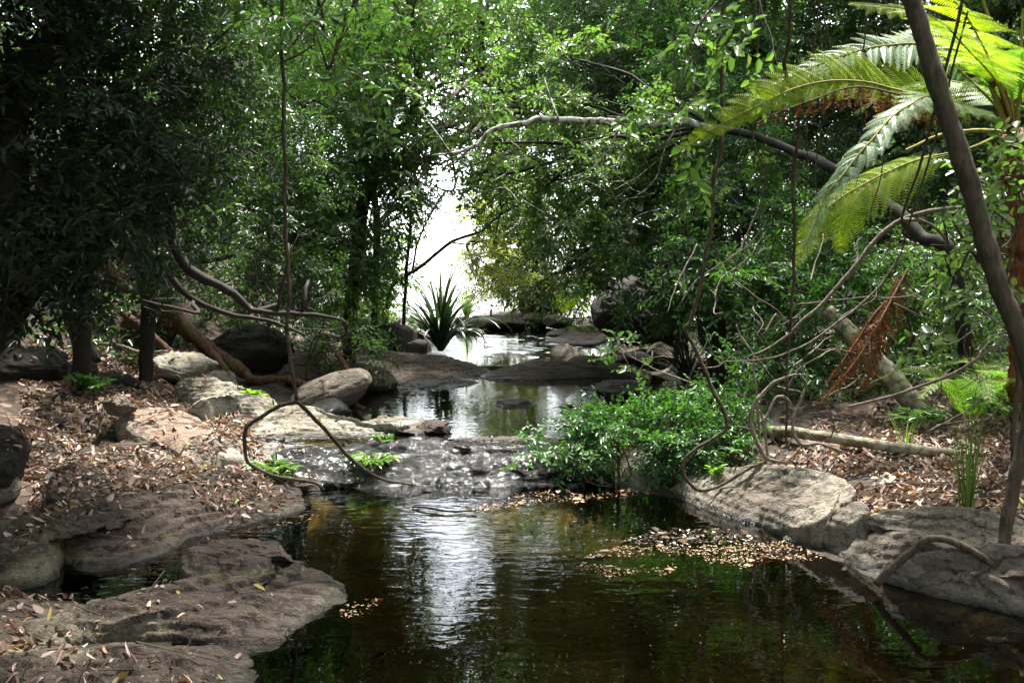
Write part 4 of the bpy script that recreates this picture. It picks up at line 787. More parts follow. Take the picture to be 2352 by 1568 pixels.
tree('twig_spray', 'few drooping leafy twigs hanging into the top of the picture left of centre', 'branch',
     [(ptrace([(860, -160), (830, -40), (800, 40), (770, 110), (752, 160)], 6.2, 6.0), [.010, .007, .003]), (ptrace([(860, -160), (760, -20), (700, 60), (640, 150)], 6.2, 6.2), [.009, .006, .002]), (ptrace([(860, -160), (900, 0), (940, 60), (1010, 80), (1090, 70)], 6.2, 6.4), [.009, .006, .002])],
     [(800, 30, 6.1, 60, 60, .3, .35), (720, 60, 6.2, 60, 60, .3, .3), (950, 40, 6.3, 90, 50, .3, .3), (790, 150, 6.0, 24, 60, .1, .3)], 'leaf_mid', 'bark_vine', .075, 1.0, ratio=.42, limbs=3, limb_r=.004, tw_r=.0018)
tree('twig_spray', 'large green leaf clusters on thin drooping twigs at the top right of centre', 'branch',
     [(ptrace([(1720, -160), (1660, -20), (1600, 70), (1570, 150), (1560, 230)], 6.6, 6.4), [.010, .007, .003]), (ptrace([(1720, -160), (1740, 0), (1770, 80), (1790, 150)], 6.6, 6.2), [.009, .006, .002])],
     [(1580, 110, 6.5, 70, 90, .3, .5), (1680, 40, 6.6, 60, 50, .3, .45), (1600, 240, 6.4, 40, 40, .2, .3)], 'leaf_bright', 'bark_vine', .085, .6, ratio=.5, limbs=3, limb_r=.004, K=4, lv=6, tw_r=.0018)
# seedling plants by the trickle
def herb(label, u, v, z, n, leaf, hgt, lm, spread=1.0, cat='plant', name='herb'):
    c = G(u, v, z); c[2] = min(floor_z(c[0], c[1]), z + .2); t = thing(name, label, cat, c); mb, st = MB(), MB()
    for k in range(n):
        a = rng.uniform(0, 6.28); d = np.array([math.cos(a), math.sin(a), 0]); h = hgt * rng.uniform(.6, 1.2)
        p0 = d * .02; p2 = d * rng.uniform(.4, 1.3) * spread * hgt + np.array([0, 0, h]); p1 = (p0 + p2) / 2 + np.array([0, 0, h * .25])
        s = spline([p0, p1, p2], n=8); st.add(*tube(s, [.004, .002], 4, .03, raw=True))
        for j in range(3, 8):
            for sg in (-1, 1):
                T = unit(s[min(j + 1, 7)] - s[j - 1]); S = unit(np.cross(T, [0, 0, 1.])); ld = T * .6 + S * sg * .8 + rng.normal(size=3) * .15 + np.array([0, 0, -.1])
                mb.add(*leaves(s[j][None], ld[None], np.array([[0, 0, 1.]]) + rng.normal(size=(1, 3)) * .25, leaf * rng.uniform(.7, 1.1), .32, .1, .15))
        mb.add(*leaves(s[7][None], (T + np.array([0, 0, -.15]))[None], np.array([[0, 0, 1.]]), leaf, .32, .1, .15))
    mb.build('foliage', M[lm], t); st.build('stem', M['fern_stipe'], t, smooth=True); return t
herb('bright green leafy herb growing in the trickle under the looping branch', 632, 1078, .15, 14, .11, .12, 'leaf_bright', 1.0)
herb('low feathery green plant on the wet ledge left of centre', 858, 1052, .19, 26, .075, .08, 'leaf_bright', 1.6)
herb('tiny green herb on the rim of the flat shelf', 882, 1020, .24, 7, .06, .05, 'leaf_mid', 1.2)
herb('pale green seedling at the end of the twisted root', 572, 892, .56, 4, .14, .13, 'leaf_lime', .6)
herb('little green tuft on the pale slab right of the looping branch', 630, 912, .5, 6, .07, .05, 'leaf_bright', 1.0)
herb('small fern like herb in shade at the foot of the far left boulders', 210, 905, .6, 14, .09, .14, 'fern_shade', 1.2)
herb('upright willow leaved seedling in front of the glossy bush', 1550, 1030, .3, 5, .10, .30, 'leaf_bright', .25)
herb('light green seedling at the left nose of the pale grey slab', 1638, 1080, .22, 5, .06, .09, 'leaf_lime', .6)
herb('little green seedling among the right bank leaves by the twisted vines', 1795, 1040, .38, 4, .07, .07, 'leaf_bright', .8)
herb('leafy herb beside the grass tuft on the right bank', 2120, 960, .5, 10, .10, .16, 'leaf_mid', 1.2)
herb('low herb at the right edge behind the thin front trunk', 2330, 960, .55, 12, .11, .2, 'leaf_mid', 1.2)
herb('bright small herb on the far right shore below the trees', 1335, 760, .45, 12, .12, .12, 'leaf_lime', 1.5)
herb('lit green clump of herbs on the near side of the huge boulder', 1370, 815, .4, 10, .16, .24, 'leaf_lime', .8)

# ------------------------------------------------------------------ strap leaved clumps and grass
def blades(label, c, n, L, w, lm, name, cat, lean=(.15, 1.0), bend=1.0, seg=9, group=None, tipfold=True):
    t = thing(name, label, cat, c, group); mb = MB()
    for k in range(n):
        a = rng.uniform(0, 6.28); d = np.array([math.cos(a), math.sin(a), 0]); l = L * rng.uniform(.6, 1.1); th = rng.uniform(*lean) ; bd = bend * rng.uniform(.4, 1.3) * (.4 + th)
        s = np.linspace(0, 1, seg); ang = th * .5 + bd * s ** 1.7; dx = np.concatenate([[0], np.cumsum(np.sin(ang[:-1]) * l / (seg - 1))]); dz = np.concatenate([[0], np.cumsum(np.cos(ang[:-1]) * l / (seg - 1))])
        C = d[None] * (dx + rng.uniform(0, .05))[:, None] + np.array([0, 0, 1.])[None] * dz[:, None]; S = np.array([-d[1], d[0], 0]); ww = (w * (1 - s ** 3) * (.55 + .45 * np.minimum(1, s * 4)))[:, None] * .5
        nrm = np.stack([-d[0] * np.cos(ang), -d[1] * np.cos(ang), np.sin(ang)], 1); f = ww * .45
        l0 = C - S * ww + nrm * f; r0 = C + S * ww + nrm * f
        V = np.stack([l0, C, r0], 1).reshape(-1, 3); i = np.arange(seg - 1) * 3
        mb.add(V, np.concatenate([np.stack([i, i + 1, i + 4, i + 3], 1), np.stack([i + 1, i + 2, i + 5, i + 4], 1)]))
    mb.build('foliage', M[lm], t, smooth=False); return t
blades('big clump of dark strap leaves at the left side of the far pool', G(1012, 806, .40), 100, 1.45, .066, 'leaf_strap', 'strap_leaf_plant', 'plant', (.05, 1.5), 1.6, 12)
p = stand(875, 745, 16.5); blades('smaller strap leaved clump between the trunks in the bright gap', p + np.array([0, 0, .1]), 34, .95, .05, 'leaf_strap', 'strap_leaf_plant', 'plant', (.1, 1.4), 1.1, 10)
p = stand(1580, 800, 12.5); blades('dim strap leaved clump right of the huge boulder', p, 40, .9, .045, 'leaf_strap', 'strap_leaf_plant', 'plant', (.1, 1.5), 1.2, 10)
p = stand(1640, 860, 11.0); blades('dark strap leaved clump behind the glossy bush', p, 30, .75, .04, 'leaf_strap', 'strap_leaf_plant', 'plant', (.2, 1.5), 1.2, 10)
blades('bright green rushes on the far rocks in the bright gap', G(1072, 732, .45), 150, 1.0, .014, 'leaf_lime', 'rush_tuft', 'rushes', (.0, .9), .8, 7)
blades('small grass tuft on the far flat rocks', G(1165, 728, .5), 30, .35, .012, 'leaf_grass', 'grass_tuft', 'grass', (.0, 1.0), .8, 6)
c = G(2222, 1136, .36); c[2] = floor_z(c[0], c[1]); blades('tall thin grass tuft growing from the right bank leaves', c, 34, .72, .009, 'leaf_grass', 'grass_tuft', 'grass', (.0, .42), .35, 8)
c = G(2080, 1010, .42); c[2] = floor_z(c[0], c[1]); blades('sparse grass tuft in front of the leaning log', c, 16, .4, .008, 'leaf_grass', 'grass_tuft', 'grass', (.0, .8), .6, 7)
# ------------------------------------------------------------------ ferns
def frond(rachis, wmax, npairs, up, nl=22, plen=.15, droop=.10, r=(.011, .003), start=.10, tipw=.06, ang=.35, rise=3.2, sides=(-1, 1), curl=0.0, hang=0.0, lw=.75, low=1.0):
    """twice divided frond along a world curve; returns leaflet MB and stalk MB"""
    c = spline(rachis, n=90); T = unit(np.gradient(c, axis=0)); up = np.asarray(up, float); L = MB(); S = MB()
    S.add(*tube(c, list(np.linspace(r[0], r[1], 6)), 6, .05, raw=True, rough=.08))
    PA, PE, PR = [], [], []
    for k in range(npairs):
        f = start + (1 - start) * (k + .5) / npairs; i = min(88, int(f * 89)); g = (f - start) / (1 - start)
        prof = min(1, .35 + rise * g) * (1 - g) ** .75 + tipw
        for s in sides:
            if rng.random() < .035: continue
            p0 = c[i] + (c[i + 1] - c[i]) * .5; t = T[i]; n0 = unit(up - t * np.dot(up, t)); sd = np.cross(t, n0) * s
            a = ang + .25 * g + rng.normal() * .05; d = unit(sd * math.cos(a) + t * math.sin(a) + n0 * rng.normal() * .06); l = wmax * prof * rng.uniform(.86, 1.08) * (low if s < 0 else 1)
            q = np.linspace(0, 1, 8)[:, None]; pin = p0 + d * l * q + np.array([0, 0, -1.]) * (droop * l * q ** 2) + t * l * .14 * q ** 2
            if hang:
                hd = unit(d * (1 - hang) + np.array([0, 0, -1.]) * hang + rng.normal(size=3) * .12); pin = p0 + hd * l * q + rng.normal(size=3) * l * .12 * q ** 2
            PA.append(pin[:-1]); PE.append(pin[1:]); PR.append(np.full(7, .0016))
            m = max(6, int(nl * (prof ** .5))); w = np.linspace(.04, 1, m); ii = w * 6.999; j = ii.astype(int); fr = (ii - j)[:, None]
            B = pin[j] + (pin[j + 1] - pin[j]) * fr; pt = unit(pin[j + 1] - pin[j]); nn = unit(n0 + rng.normal(size=3) * .1); ss = unit(np.cross(pt, nn)); nn = np.cross(ss, pt)
            ln = (plen * wmax * (1 - w ** 2.2 * .85) * (.6 + .4 * prof))[:, None]; gap = l / m
            for e in (-1, 1):
                dd = unit(ss * e * .93 + pt * .38 - nn * .12 + (rng.normal(size=(m, 3)) * curl)); hw = pt * gap * lw * .5
                tip = B + dd * ln - nn * ln * .12
                V = np.stack([B - hw * .9, B + hw * .9, tip + hw * .25, tip - hw * .35], 1).reshape(-1, 3)
                L.add(V, (np.arange(m)[:, None] * 4 + np.arange(4)[None]))
    S.add(*prisms(np.concatenate(PA), np.concatenate(PE), .0018))
    return L, S
def frond_part(parent, base, name, rachis, w, n, up, lm, label=None, **kw):
    L, S = frond(rachis, w, n, up, **kw)
    mb = MB(); nv = 0
    for mi, q in ((0, L), (1, S)):
        for v, f in zip(q.v, q.f): pass
    V0, Q0 = np.concatenate(L.v), np.concatenate(L.f); V1, Q1 = np.concatenate(S.v), np.concatenate(S.f)
    mb.add(V0, Q0, 0); mb.add(V1, Q1, 1)
    o = mb.build(name, [M[lm], M['fern_stipe'] if 'dead' not in lm else M['bark_red']], parent, origin=base)
    if label: o['label'] = label
    return o
base = stand(2345, 900, 7.6); t = thing('tree_fern', 'tree fern with a shaggy red brown trunk and arching golden and silvery fronds', 'tree fern', base)
crown = P(2330, 292, 7.4); tm = MB()
c, r = spline([base, P(2350, 640, 7.6), P(2342, 420, 7.5), crown + np.array([0, 0, -.05])], step=.02, vals=[.10, .09, .10, .115])
V, Q = tube(c, r, 20, raw=True, rough=.35); tm.add(V, Q)
ub = tm      # old frond stubs and hair
for k in range(170):
    i = rng.integers(40, len(c) - 1); a = rng.uniform(0, 6.28); d = np.array([math.cos(a), math.sin(a), rng.uniform(-.2, 1.2)]); p0 = c[i] + d * np.array([1, 1, 0]) * .09
    ub.add(*tube([p0, p0 + d * .03, p0 + d * rng.uniform(.05, .12)], [.008, .002], 4, .03))
tm.build('trunk', M['fern_trunk'], t, smooth=True, origin=base)
Z = np.array([0, 0, 1.])
def PT(*a): return np.array([P(u, v, d) for u, v, d in a])
K0 = (2330, 295, 7.4)
frond_part(t, base, 'frond', PT(K0, (2240, 262, 7.0), (2140, 226, 6.7), (2052, 204, 6.5), (1985, 188, 6.4), (1904, 186, 6.3), (1820, 205, 6.25), (1736, 245, 6.2), (1652, 288, 6.2), (1575, 338, 6.2)), .45, 40, np.array([.1, -.95, .5]), 'fern_gold', 'long golden green frond arching left', start=.22, droop=.12, nl=28, low=.5)
frond_part(t, base, 'frond', PT(K0, (2260, 215, 7.0), (2139, 112, 6.8), (2038, 104, 6.7), (1938, 126, 6.6), (1843, 164, 6.5), (1770, 200, 6.5)), .28, 30, np.array([.1, -.7, .7]), 'fern_sheen', 'silvery green frond, pale sky sheen put into its colour, lying above the golden one', start=.3, droop=.2, nl=24)
frond_part(t, base, 'frond', PT(K0, (2240, 250, 6.6), (2139, 222, 6.2), (2092, 240, 6.0), (2045, 272, 5.9), (2005, 318, 5.8), (1971, 356, 5.75), (1934, 404, 5.7), (1896, 452, 5.7), (1866, 530, 5.7), (1838, 592, 5.7)), .27, 44, np.array([-.45, -.75, .55]), 'fern_sheen', 'silvery frond, sky sheen put into its colour, drooping down to the left', start=.22, droop=.2, nl=26, plen=.2, ang=.75)
frond_part(t, base, 'frond', PT((2330, 295, 7.4), (2290, 190, 6.8), (2206, 96, 6.3), (2169, 56, 6.1), (2119, 30, 6.0), (2040, 14, 5.9), (1950, 6, 5.9)), .42, 28, Z + np.array([0, -.6, 0]), 'fern_gold', 'bright frond at the top of the picture', start=.34, droop=.25, nl=26)
frond_part(t, base, 'frond', PT(K0, (2300, 200, 6.9), (2250, 90, 6.4), (2200, 10, 6.1), (2120, -60, 6.0), (2000, -110, 6.0), (1880, -110, 6.0)), .42, 30, Z + np.array([0, -.6, 0]), 'fern_gold', None, start=.3, droop=.25, nl=24)
frond_part(t, base, 'frond', PT(K0, (2290, 200, 7.6), (2250, 110, 7.8), (2200, 75, 8.0), (2120, 60, 8.2), (2040, 90, 8.3)), .45, 24, Z + np.array([0, -.5, 0]), 'fern_green', None, start=.35, droop=.25, nl=22)
frond_part(t, base, 'frond', PT(K0, (2300, 210, 7.2), (2270, 150, 7.0), (2235, 135, 6.8), (2190, 150, 6.7)), .32, 20, Z + np.array([0, -.6, 0]), 'fern_green', None, start=.35, droop=.3, nl=20)
frond_part(t, base, 'frond', PT(K0, (2350, 200, 7.2), (2390, 120, 7.0), (2440, 90, 6.9), (2520, 110, 6.8)), .5, 24, Z + np.array([0, -.5, 0]), 'fern_green', None, start=.25, droop=.25, nl=22)
frond_part(t, base, 'frond', PT(K0, (2300, 240, 8.0), (2240, 200, 8.4), (2150, 185, 8.8), (2040, 210, 9.2), (1960, 260, 9.4)), .45, 26, Z + np.array([0, -.5, 0]), 'fern_green', None, start=.3, droop=.3, nl=22)
frond_part(t, base, 'frond', PT(K0, (2270, 190, 7.1), (2238, 180, 7.0), (2216, 215, 6.9), (2203, 270, 6.9)), .13, 24, np.array([-.6, -.4, .6]), 'fern_green', 'narrow frond hanging between the trunks', start=.3, droop=.5, nl=14)
frond_part(t, base, 'frond', PT(K0, (2230, 340, 8.0), (2100, 370, 8.3), (1990, 420, 8.4), (1910, 470, 8.4), (1860, 530, 8.4), (1830, 600, 8.4)), .34, 30, Z + np.array([0, -.9, 0]), 'fern_gold', 'backlit yellow green frond low behind the silvery one', start=.4, droop=.5, nl=22)
frond_part(t, base, 'frond', PT(K0, (2200, 350, 8.4), (2080, 380, 8.6), (1980, 440, 8.6), (1940, 520, 8.6), (1930, 580, 8.6)), .36, 24, Z + np.array([0, -.9, 0]), 'fern_gold', None, start=.45, droop=.5, nl=20)
frond_part(t, base, 'dead_frond', PT((2240, 285, 7.0), (2140, 245, 6.5), (2050, 214, 6.25), (1960, 200, 6.15), (1870, 228, 6.1), (1780, 262, 6.1), (1735, 285, 6.1)), .26, 18, Z, 'fern_dead', 'withered orange brown frond hanging under the golden one', start=.30, nl=22, hang=.72, curl=.6, plen=.16, lw=1.0)
sb = [((2330, 300), (2318, 180), (2270, 40), (2240, -60)), ((2335, 300), (2345, 160), (2350, 20)), ((2330, 300), (2290, 220), (2262, 150)), ((2325, 305), (2250, 300), (2160, 310), (2080, 345)), ((2330, 300), (2300, 260), (2272, 200))]
for q in sb:
    MB().add(*tube(ptrace(q, 7.4, 7.0), [.018, .008], 7, .04, .01)).build('stipe', M['fern_stipe'], t, smooth=True, origin=base)
fh = [P(2322, 300, 7.35), P(2312, 240, 7.2), P(2300, 200, 7.15), P(2288, 182, 7.1), P(2279, 188, 7.1), P(2283, 197, 7.1), P(2289, 193, 7.1)]
MB().add(*tube(fh, [.03, .026, .024, .02, .014], 10, .02, 0, .2)).build('fiddlehead', M['fern_trunk'], t, smooth=True, origin=base)['label'] = 'furry brown unrolling fern tip'
# dead hanging frond over the log
base = P(2085, 620, 7.4); t = thing('dead_frond', 'rust brown dead fern frond hanging in front of the leaning log', 'dead frond', base)
frond_part(t, base, 'foliage', PT((2085, 618, 7.4), (2052, 680, 7.3), (2020, 740, 7.2), (1985, 800, 7.15), (1950, 850, 7.1), (1915, 890, 7.1), (1880, 930, 7.1)), .24, 30, np.array([-.3, -.8, .2]), 'fern_dead', None, start=.02, nl=24, hang=.55, curl=.7, plen=.15, lw=1.1)
frond_part(t, base, 'foliage', PT((2060, 670, 7.35), (2010, 720, 7.3), (1970, 780, 7.25), (1935, 830, 7.2), (1900, 880, 7.2)), .22, 24, np.array([-.3, -.8, .2]), 'fern_dead', None, start=.02, nl=22, hang=.65, curl=.7, plen=.16, lw=1.1)
frond_part(t, base, 'foliage', PT((2030, 730, 7.3), (2015, 790, 7.3), (2000, 850, 7.3), (1965, 905, 7.3)), .18, 18, np.array([-.3, -.8, .2]), 'fern_dead', None, start=.02, nl=20, hang=.7, curl=.7, plen=.16, lw=1.1)
# ground fern right
for lab, u, v, d, n, w, L in [('soft green fern on the dark bank right of the leaning log', 2230, 870, 7.8, 9, .22, .75), ('small green fern beside the pale far rocks', 1300, 715, 25, 7, .35, 1.0), ('shaded fern at the right edge above the leaf covered bank', 2330, 830, 8.0, 8, .2, .7)]:
    b = stand(u, v + 60, d); t = thing('fern', lab, 'fern', b)
    for k in range(n):
        a = 6.28 * k / n + rng.uniform(-.3, .3); dd = np.array([math.cos(a), math.sin(a), 0]); l = L * rng.uniform(.8, 1.1)
        frond_part(t, b, 'frond', np.array([b, b + dd * l * .25 + Z * l * .45, b + dd * l * .6 + Z * l * .6, b + dd * l + Z * l * .42]), w, 18, Z, 'fern_green' if d < 20 else 'fern_gold', None, start=.15, nl=12, r=(.005, .002))

# ------------------------------------------------------------------ trunks, logs, roots and vines
def stem_thing(name, label, cat, runs, mat, sides=8, step=.05, wob=.022, rough=.28, part='stem', group=None):
    base = np.array(runs[0][0][0]); t = thing(name, label, cat, base, group) if len(runs) > 1 else None
    for k, (pts, r) in enumerate(runs):
        mb = MB().add(*tube(pts, r, sides, step, wob if k < 1 else wob * .7, rough)); o = mb.build(part if t else name, M[mat], t, smooth=True, origin=base)
        if t is None: o.location = base; tag(o, label, cat, group); t2 = o
    return t or t2
# right front trunk, bent out of the frame and back to the water
pts = np.vstack([P(2420, 1460, 4.75), ptrace([(2352, 1421), (2318, 1376), (2306, 1330), (2306, 1270), (2312, 1200), (2330, 1110), (2348, 1030), (2366, 940), (2366, 860), (2346, 790), (2320, 715), (2290, 640), (2264, 555), (2238, 460), (2212, 375), (2186, 300), (2160, 220), (2136, 140), (2112, 60), (2094, -10), (2070, -120), (2060, -260)], 4.75, 5.4)])
stem_thing('bent_tree', 'slender dark trunk leaning across the right side and curving down into the pool', 'tree', [(pts, [.030, .031, .032, .036, .045, .050, .050, .050, .046, .044])], 'bark_brown', 12, .03, .006, .12)
stem_thing('arched_root', 'dark bare root arching over the mottled rock at the lower right', 'root', [(ptrace([(2012, 1340), (2046, 1306), (2101, 1261), (2131, 1238), (2176, 1240), (2236, 1266), (2290, 1302), (2351, 1345), (2420, 1400)], 5.0, 4.75), [.022, .02, .019, .018, .017, .018])], 'bark_vine', 10, .02, .004, .2)
stem_thing('leaning_log', 'thick mossy pale log leaning behind the dead brown frond', 'log', [(np.vstack([stand(2150, 985, 8.0), P(2100, 925, 8.1), P(2050, 870, 8.2), P(1991, 806, 8.35), P(1940, 752, 8.5), P(1900, 712, 8.6)]), [.095, .09, .085, .075, .06])], 'bark_moss', 14, .05, .01, .1)
p0 = stand(1790, 985, 7.9); stem_thing('fallen_log', 'thin mossy log lying on the leaves behind the twisted vines', 'log', [(np.vstack([P(1700, 990, 8.2), P(1770, 990, 7.9), P(1830, 993, 7.6), P(1904, 1004, 7.4), P(2005, 1021, 7.2), P(2100, 1032, 7.1), P(2200, 1044, 7.0)]), [.05, .045, .042, .04, .036])], 'bark_moss', 12, .05, .01, .12)
# left: red barked fallen trunks
stem_thing('fallen_log', 'shaggy red barked fallen trunk slanting down the left bank with a twisted root', 'fallen log',
  [(ptrace([(230, 600), (309, 671), (390, 735), (454, 779), (504, 819), (554, 850), (585, 873), (638, 870), (699, 883), (784, 917), (836, 938)], 12.2, 10.4), [.085, .09, .085, .08, .065, .05, .042, .034, .02]),
   (ptrace([(356, 668), (413, 729), (487, 813), (544, 882)], 12.0, 10.8), [.075, .07, .05, .025])], 'bark_red', 12, .04, .02, .3)
stem_thing('fallen_log', 'thinner red brown fallen trunk lying left of the twisted one', 'fallen log', [(ptrace([(210, 660), (296, 729), (336, 759), (400, 815)], 11.6, 10.6), [.05, .045, .03])], 'bark_red', 10, .04, .015, .25)
stem_thing('fallen_log', 'high red trunk almost hidden in the shade at the left', 'fallen log', [(ptrace([(200, 560), (270, 585), (330, 600), (345, 650)], 12.2, 12.0), [.06, .055, .04])], 'bark_red', 10, .05, .02, .25)
stem_thing('dead_branch', 'pale crooked stick lying on the leaf drift under the fallen trunks', 'branch', [(ptrace([(226, 790), (279, 796), (323, 809), (386, 806)], 10.3, 10.1), [.016, .02, .018, .012])], 'bark_pale', 8, .04, .01, .2)
stem_thing('dead_branch', 'broken brown stub poking over the left ledge of the middle pool', 'branch', [(ptrace([(770, 808), (784, 827), (804, 860)], 11.0, 10.8), [.022, .03, .034])], 'bark_red', 10, .03, .006, .25)
stem_thing('fallen_log', 'dim slanting stem in the dark at the far left', 'fallen log', [(np.vstack([stand(205, 880, 9.6), ptrace([(190, 800), (165, 720), (150, 650)], 9.6, 9.8)]), [.12, .10, .09, .07])], 'bark_dark', 10, .06, .02, .15)
# hanging vines
stem_thing('hanging_vine', 'long thin vine hanging from the top left of centre and forking into two loops', 'vine',
  [(ptrace([(640, -300), (646, -120), (648, 0), (645, 84), (648, 161), (653, 202), (650, 302), (657, 370), (653, 450), (655, 527), (662, 594), (665, 678), (660, 762), (669, 846), (678, 896), (681, 920)], 6.6, 6.8), [.012, .012, .013, .014, .015]),
   (ptrace([(681, 920), (660, 926), (638, 934), (605, 954), (571, 977), (561, 997), (564, 1051), (580, 1070), (640, 1094), (720, 1107), (742, 1124)], 6.8, 7.25), [.015, .014, .013, .010]),
   (ptrace([(681, 920), (716, 954), (749, 990), (784, 1031), (825, 1071), (880, 1101), (945, 1112)], 6.8, 7.5), [.015, .015, .014, .008])], 'bark_vine', 8, .03, .018, .26)
stem_thing('hanging_vine', 'thin brown vine hanging in the dark at the upper left', 'vine', [(ptrace([(190, -200), (208, 0), (228, 100), (249, 188), (259, 252), (257, 302), (235, 420), (240, 560), (260, 680)], 6.6, 7.2), [.010, .009, .007])], 'bark_vine', 6, .05, .01, .15)
stem_thing('hanging_vine', 'dark vine dropping from the top right of centre past the bush to the right bank', 'vine', [(ptrace([(1680, -200), (1665, 0), (1652, 57), (1659, 134), (1659, 235), (1655, 353), (1639, 403), (1632, 527), (1618, 587), (1605, 678), (1585, 745), (1575, 759), (1598, 806), (1615, 846), (1639, 903), (1665, 947), (1669, 987), (1635, 1011), (1595, 1034), (1575, 1055), (1571, 1086), (1590, 1116), (1618, 1127), (1660, 1112), (1700, 1085), (1752, 1060)], 6.7, 6.9), [.013, .014, .014, .014, .013, .010])], 'bark_vine', 8, .03, .018, .26)
stem_thing('hanging_vine', 'straight thin vine hanging in front of the golden frond', 'vine', [(ptrace([(1820, -200), (1817, 0), (1813, 101), (1803, 155), (1818, 202), (1833, 262), (1830, 336), (1823, 403), (1825, 527), (1820, 628), (1817, 742), (1807, 829), (1807, 947), (1805, 1020)], 6.0, 7.3), [.011, .012, .011, .009])], 'bark_vine', 8, .04, .018, .26)
stem_thing('hanging_vine', 'very thin crooked vine between the two thick hanging vines', 'vine', [(ptrace([(1735, -200), (1742, 0), (1740, 130), (1742, 200), (1730, 216), (1738, 250), (1728, 290), (1738, 350), (1756, 380), (1760, 410), (1745, 470), (1710, 560), (1680, 650)], 6.6, 7.4), [.007, .006, .004])], 'bark_vine', 6, .04, .006, .1)
stem_thing('hanging_vine', 'two fine vines hanging behind the leaning dark trunk', 'vine', [(ptrace([(2225, -60), (2196, 67), (2166, 180), (2142, 270), (2110, 390), (2080, 470), (2071, 505)], 5.8, 7.0), [.010, .009, .008]), (ptrace([(2240, -40), (2215, 60), (2190, 150), (2165, 260), (2130, 380), (2095, 490), (2085, 527), (2072, 577)], 6.0, 7.0), [.007, .007, .006])], 'bark_vine', 6, .04, .005, .1)
for u0 in (1700, 1775, 1860, 1905, 1985, 1590, 2040):
    n_ = 7; uu = u0 + np.cumsum(rng.normal(0, 12, n_)); vv_ = np.linspace(-80, rng.uniform(380, 700), n_); d_ = rng.uniform(6.4, 8)
    stem_thing('hanging_vine', 'hair thin vine hanging among others in front of the dark trees at the upper right', 'vine', [(ptrace(list(zip(uu, vv_)), d_, d_ + .3), [.0055, .005, .003])], 'bark_vine', 6, .05, .02, .15, group='hair thin vines at the upper right')
stem_thing('slanting_branch', 'long pale stem slanting up to the right through the undergrowth', 'branch',
  [(ptrace([(1736, 813), (1776, 792), (1817, 762), (1843, 735), (1880, 705), (1924, 658), (1968, 608), (1998, 567), (2035, 527), (2072, 504), (2139, 484), (2206, 477)], 7.0, 7.1), [.006, .010, .013, .0155, .016, .016, .016]), (ptrace([(2072, 505), (2112, 506), (2149, 524), (2190, 570)], 7.0, 7.3), [.014, .012, .01])], 'bark_grey', 8, .03, .006, .15)
stem_thing('slanting_branch', 'thinner pale stem slanting just below the long one', 'branch', [(ptrace([(1660, 830), (1730, 828), (1783, 819), (1810, 809), (1860, 786), (1917, 745), (1968, 708), (2018, 661), (2045, 624), (2072, 577)], 7.0, 7.0), [.004, .007, .009, .009, .009])], 'bark_grey', 8, .03, .006, .15)
stem_thing('slanting_branch', 'thin bare branch rising to the right edge behind the grass tuft', 'branch', [(ptrace([(1948, 934), (2005, 920), (2055, 907), (2105, 890), (2173, 866), (2223, 839), (2274, 803), (2321, 769), (2360, 740)], 6.6, 6.4), [.007, .010, .011, .011, .010])], 'bark_grey', 8, .03, .005, .15)
VG = 'twisted vines on the right bank'
for lab, pts, d0, d1, r in [
  ('thick pale vine making a tall S curve in front of the thicket', [(1850, 860), (1817, 863), (1776, 880), (1756, 900), (1733, 927), (1723, 957), (1729, 997), (1746, 1031), (1766, 1054), (1810, 1066)], 7.0, 6.95, [.009, .014, .017, .016, .014]),
  ('pale vine bending in a narrow hoop inside the tall S curve', [(1822, 960), (1817, 927), (1803, 913), (1783, 913), (1766, 944), (1754, 974), (1759, 1014), (1763, 1056)], 7.1, 7.05, [.008, .011, .012, .011]),
  ('pale vine looping low and running right onto the leaves', [(1836, 858), (1852, 883), (1837, 920), (1823, 960), (1823, 994), (1843, 1021), (1880, 1018), (1917, 1031), (1975, 1054)], 6.95, 6.9, [.008, .012, .014, .013, .007]),
  ('nearly straight upright stem left of the pale hoops', [(1690, 745), (1706, 776), (1729, 813), (1733, 863), (1741, 913), (1745, 1010)], 7.3, 7.2, [.005, .009, .010]),
  ('round coil of thin dark vine above the fallen log', [(1860, 950), (1900, 948), (1916, 975), (1908, 1005), (1880, 1015), (1850, 990)], 7.2, 7.2, [.006, .007, .005])]:
    stem_thing('twisted_vine', lab, 'vine', [(ptrace(pts, d0, d1), list(np.array(r) * .85))], 'bark_pale' if 'pale' in lab else 'bark_vine', 10, .025, .014, .3, group=VG)
SG = 'fine bare twigs in the thicket on the right'
tw = [[(1560, 700), (1600, 640), (1660, 600), (1730, 560)], [(1640, 690), (1660, 640), (1720, 590), (1760, 530)], [(1680, 640), (1730, 680), (1790, 720), (1830, 780)], [(1700, 770), (1760, 850), (1800, 900)], [(1640, 760), (1600, 830), (1570, 900)], [(1880, 960), (1950, 990), (2050, 1000), (2120, 960)], [(1760, 800), (1700, 830), (1660, 900), (1650, 960)], [(1830, 700), (1930, 690), (2010, 680), (2100, 700)], [(1820, 840), (1870, 800), (1910, 770)], [(1960, 1045), (2010, 1000), (2060, 930)], [(1600, 560), (1560, 640), (1530, 720)], [(2110, 760), (2180, 790), (2260, 730), (2290, 640)], [(2130, 990), (2220, 940), (2300, 860)], [(1690, 900), (1740, 940), (1770, 1000), (1800, 1040)]]
for k in range(34):
    u, v = rng.uniform(1600, 2250), rng.uniform(560, 980); l = rng.uniform(60, 190); a = rng.normal(-.6, .7) if rng.random() < .7 else rng.uniform(1.2, 2.0)
    tw.append([(u, v), (u + l * .35 * math.cos(a) + rng.normal() * 14, v + l * .35 * math.sin(a) + rng.normal() * 14), (u + l * .7 * math.cos(a) + rng.normal() * 12, v + l * .7 * math.sin(a) + rng.normal() * 12), (u + l * math.cos(a), v + l * math.sin(a))])
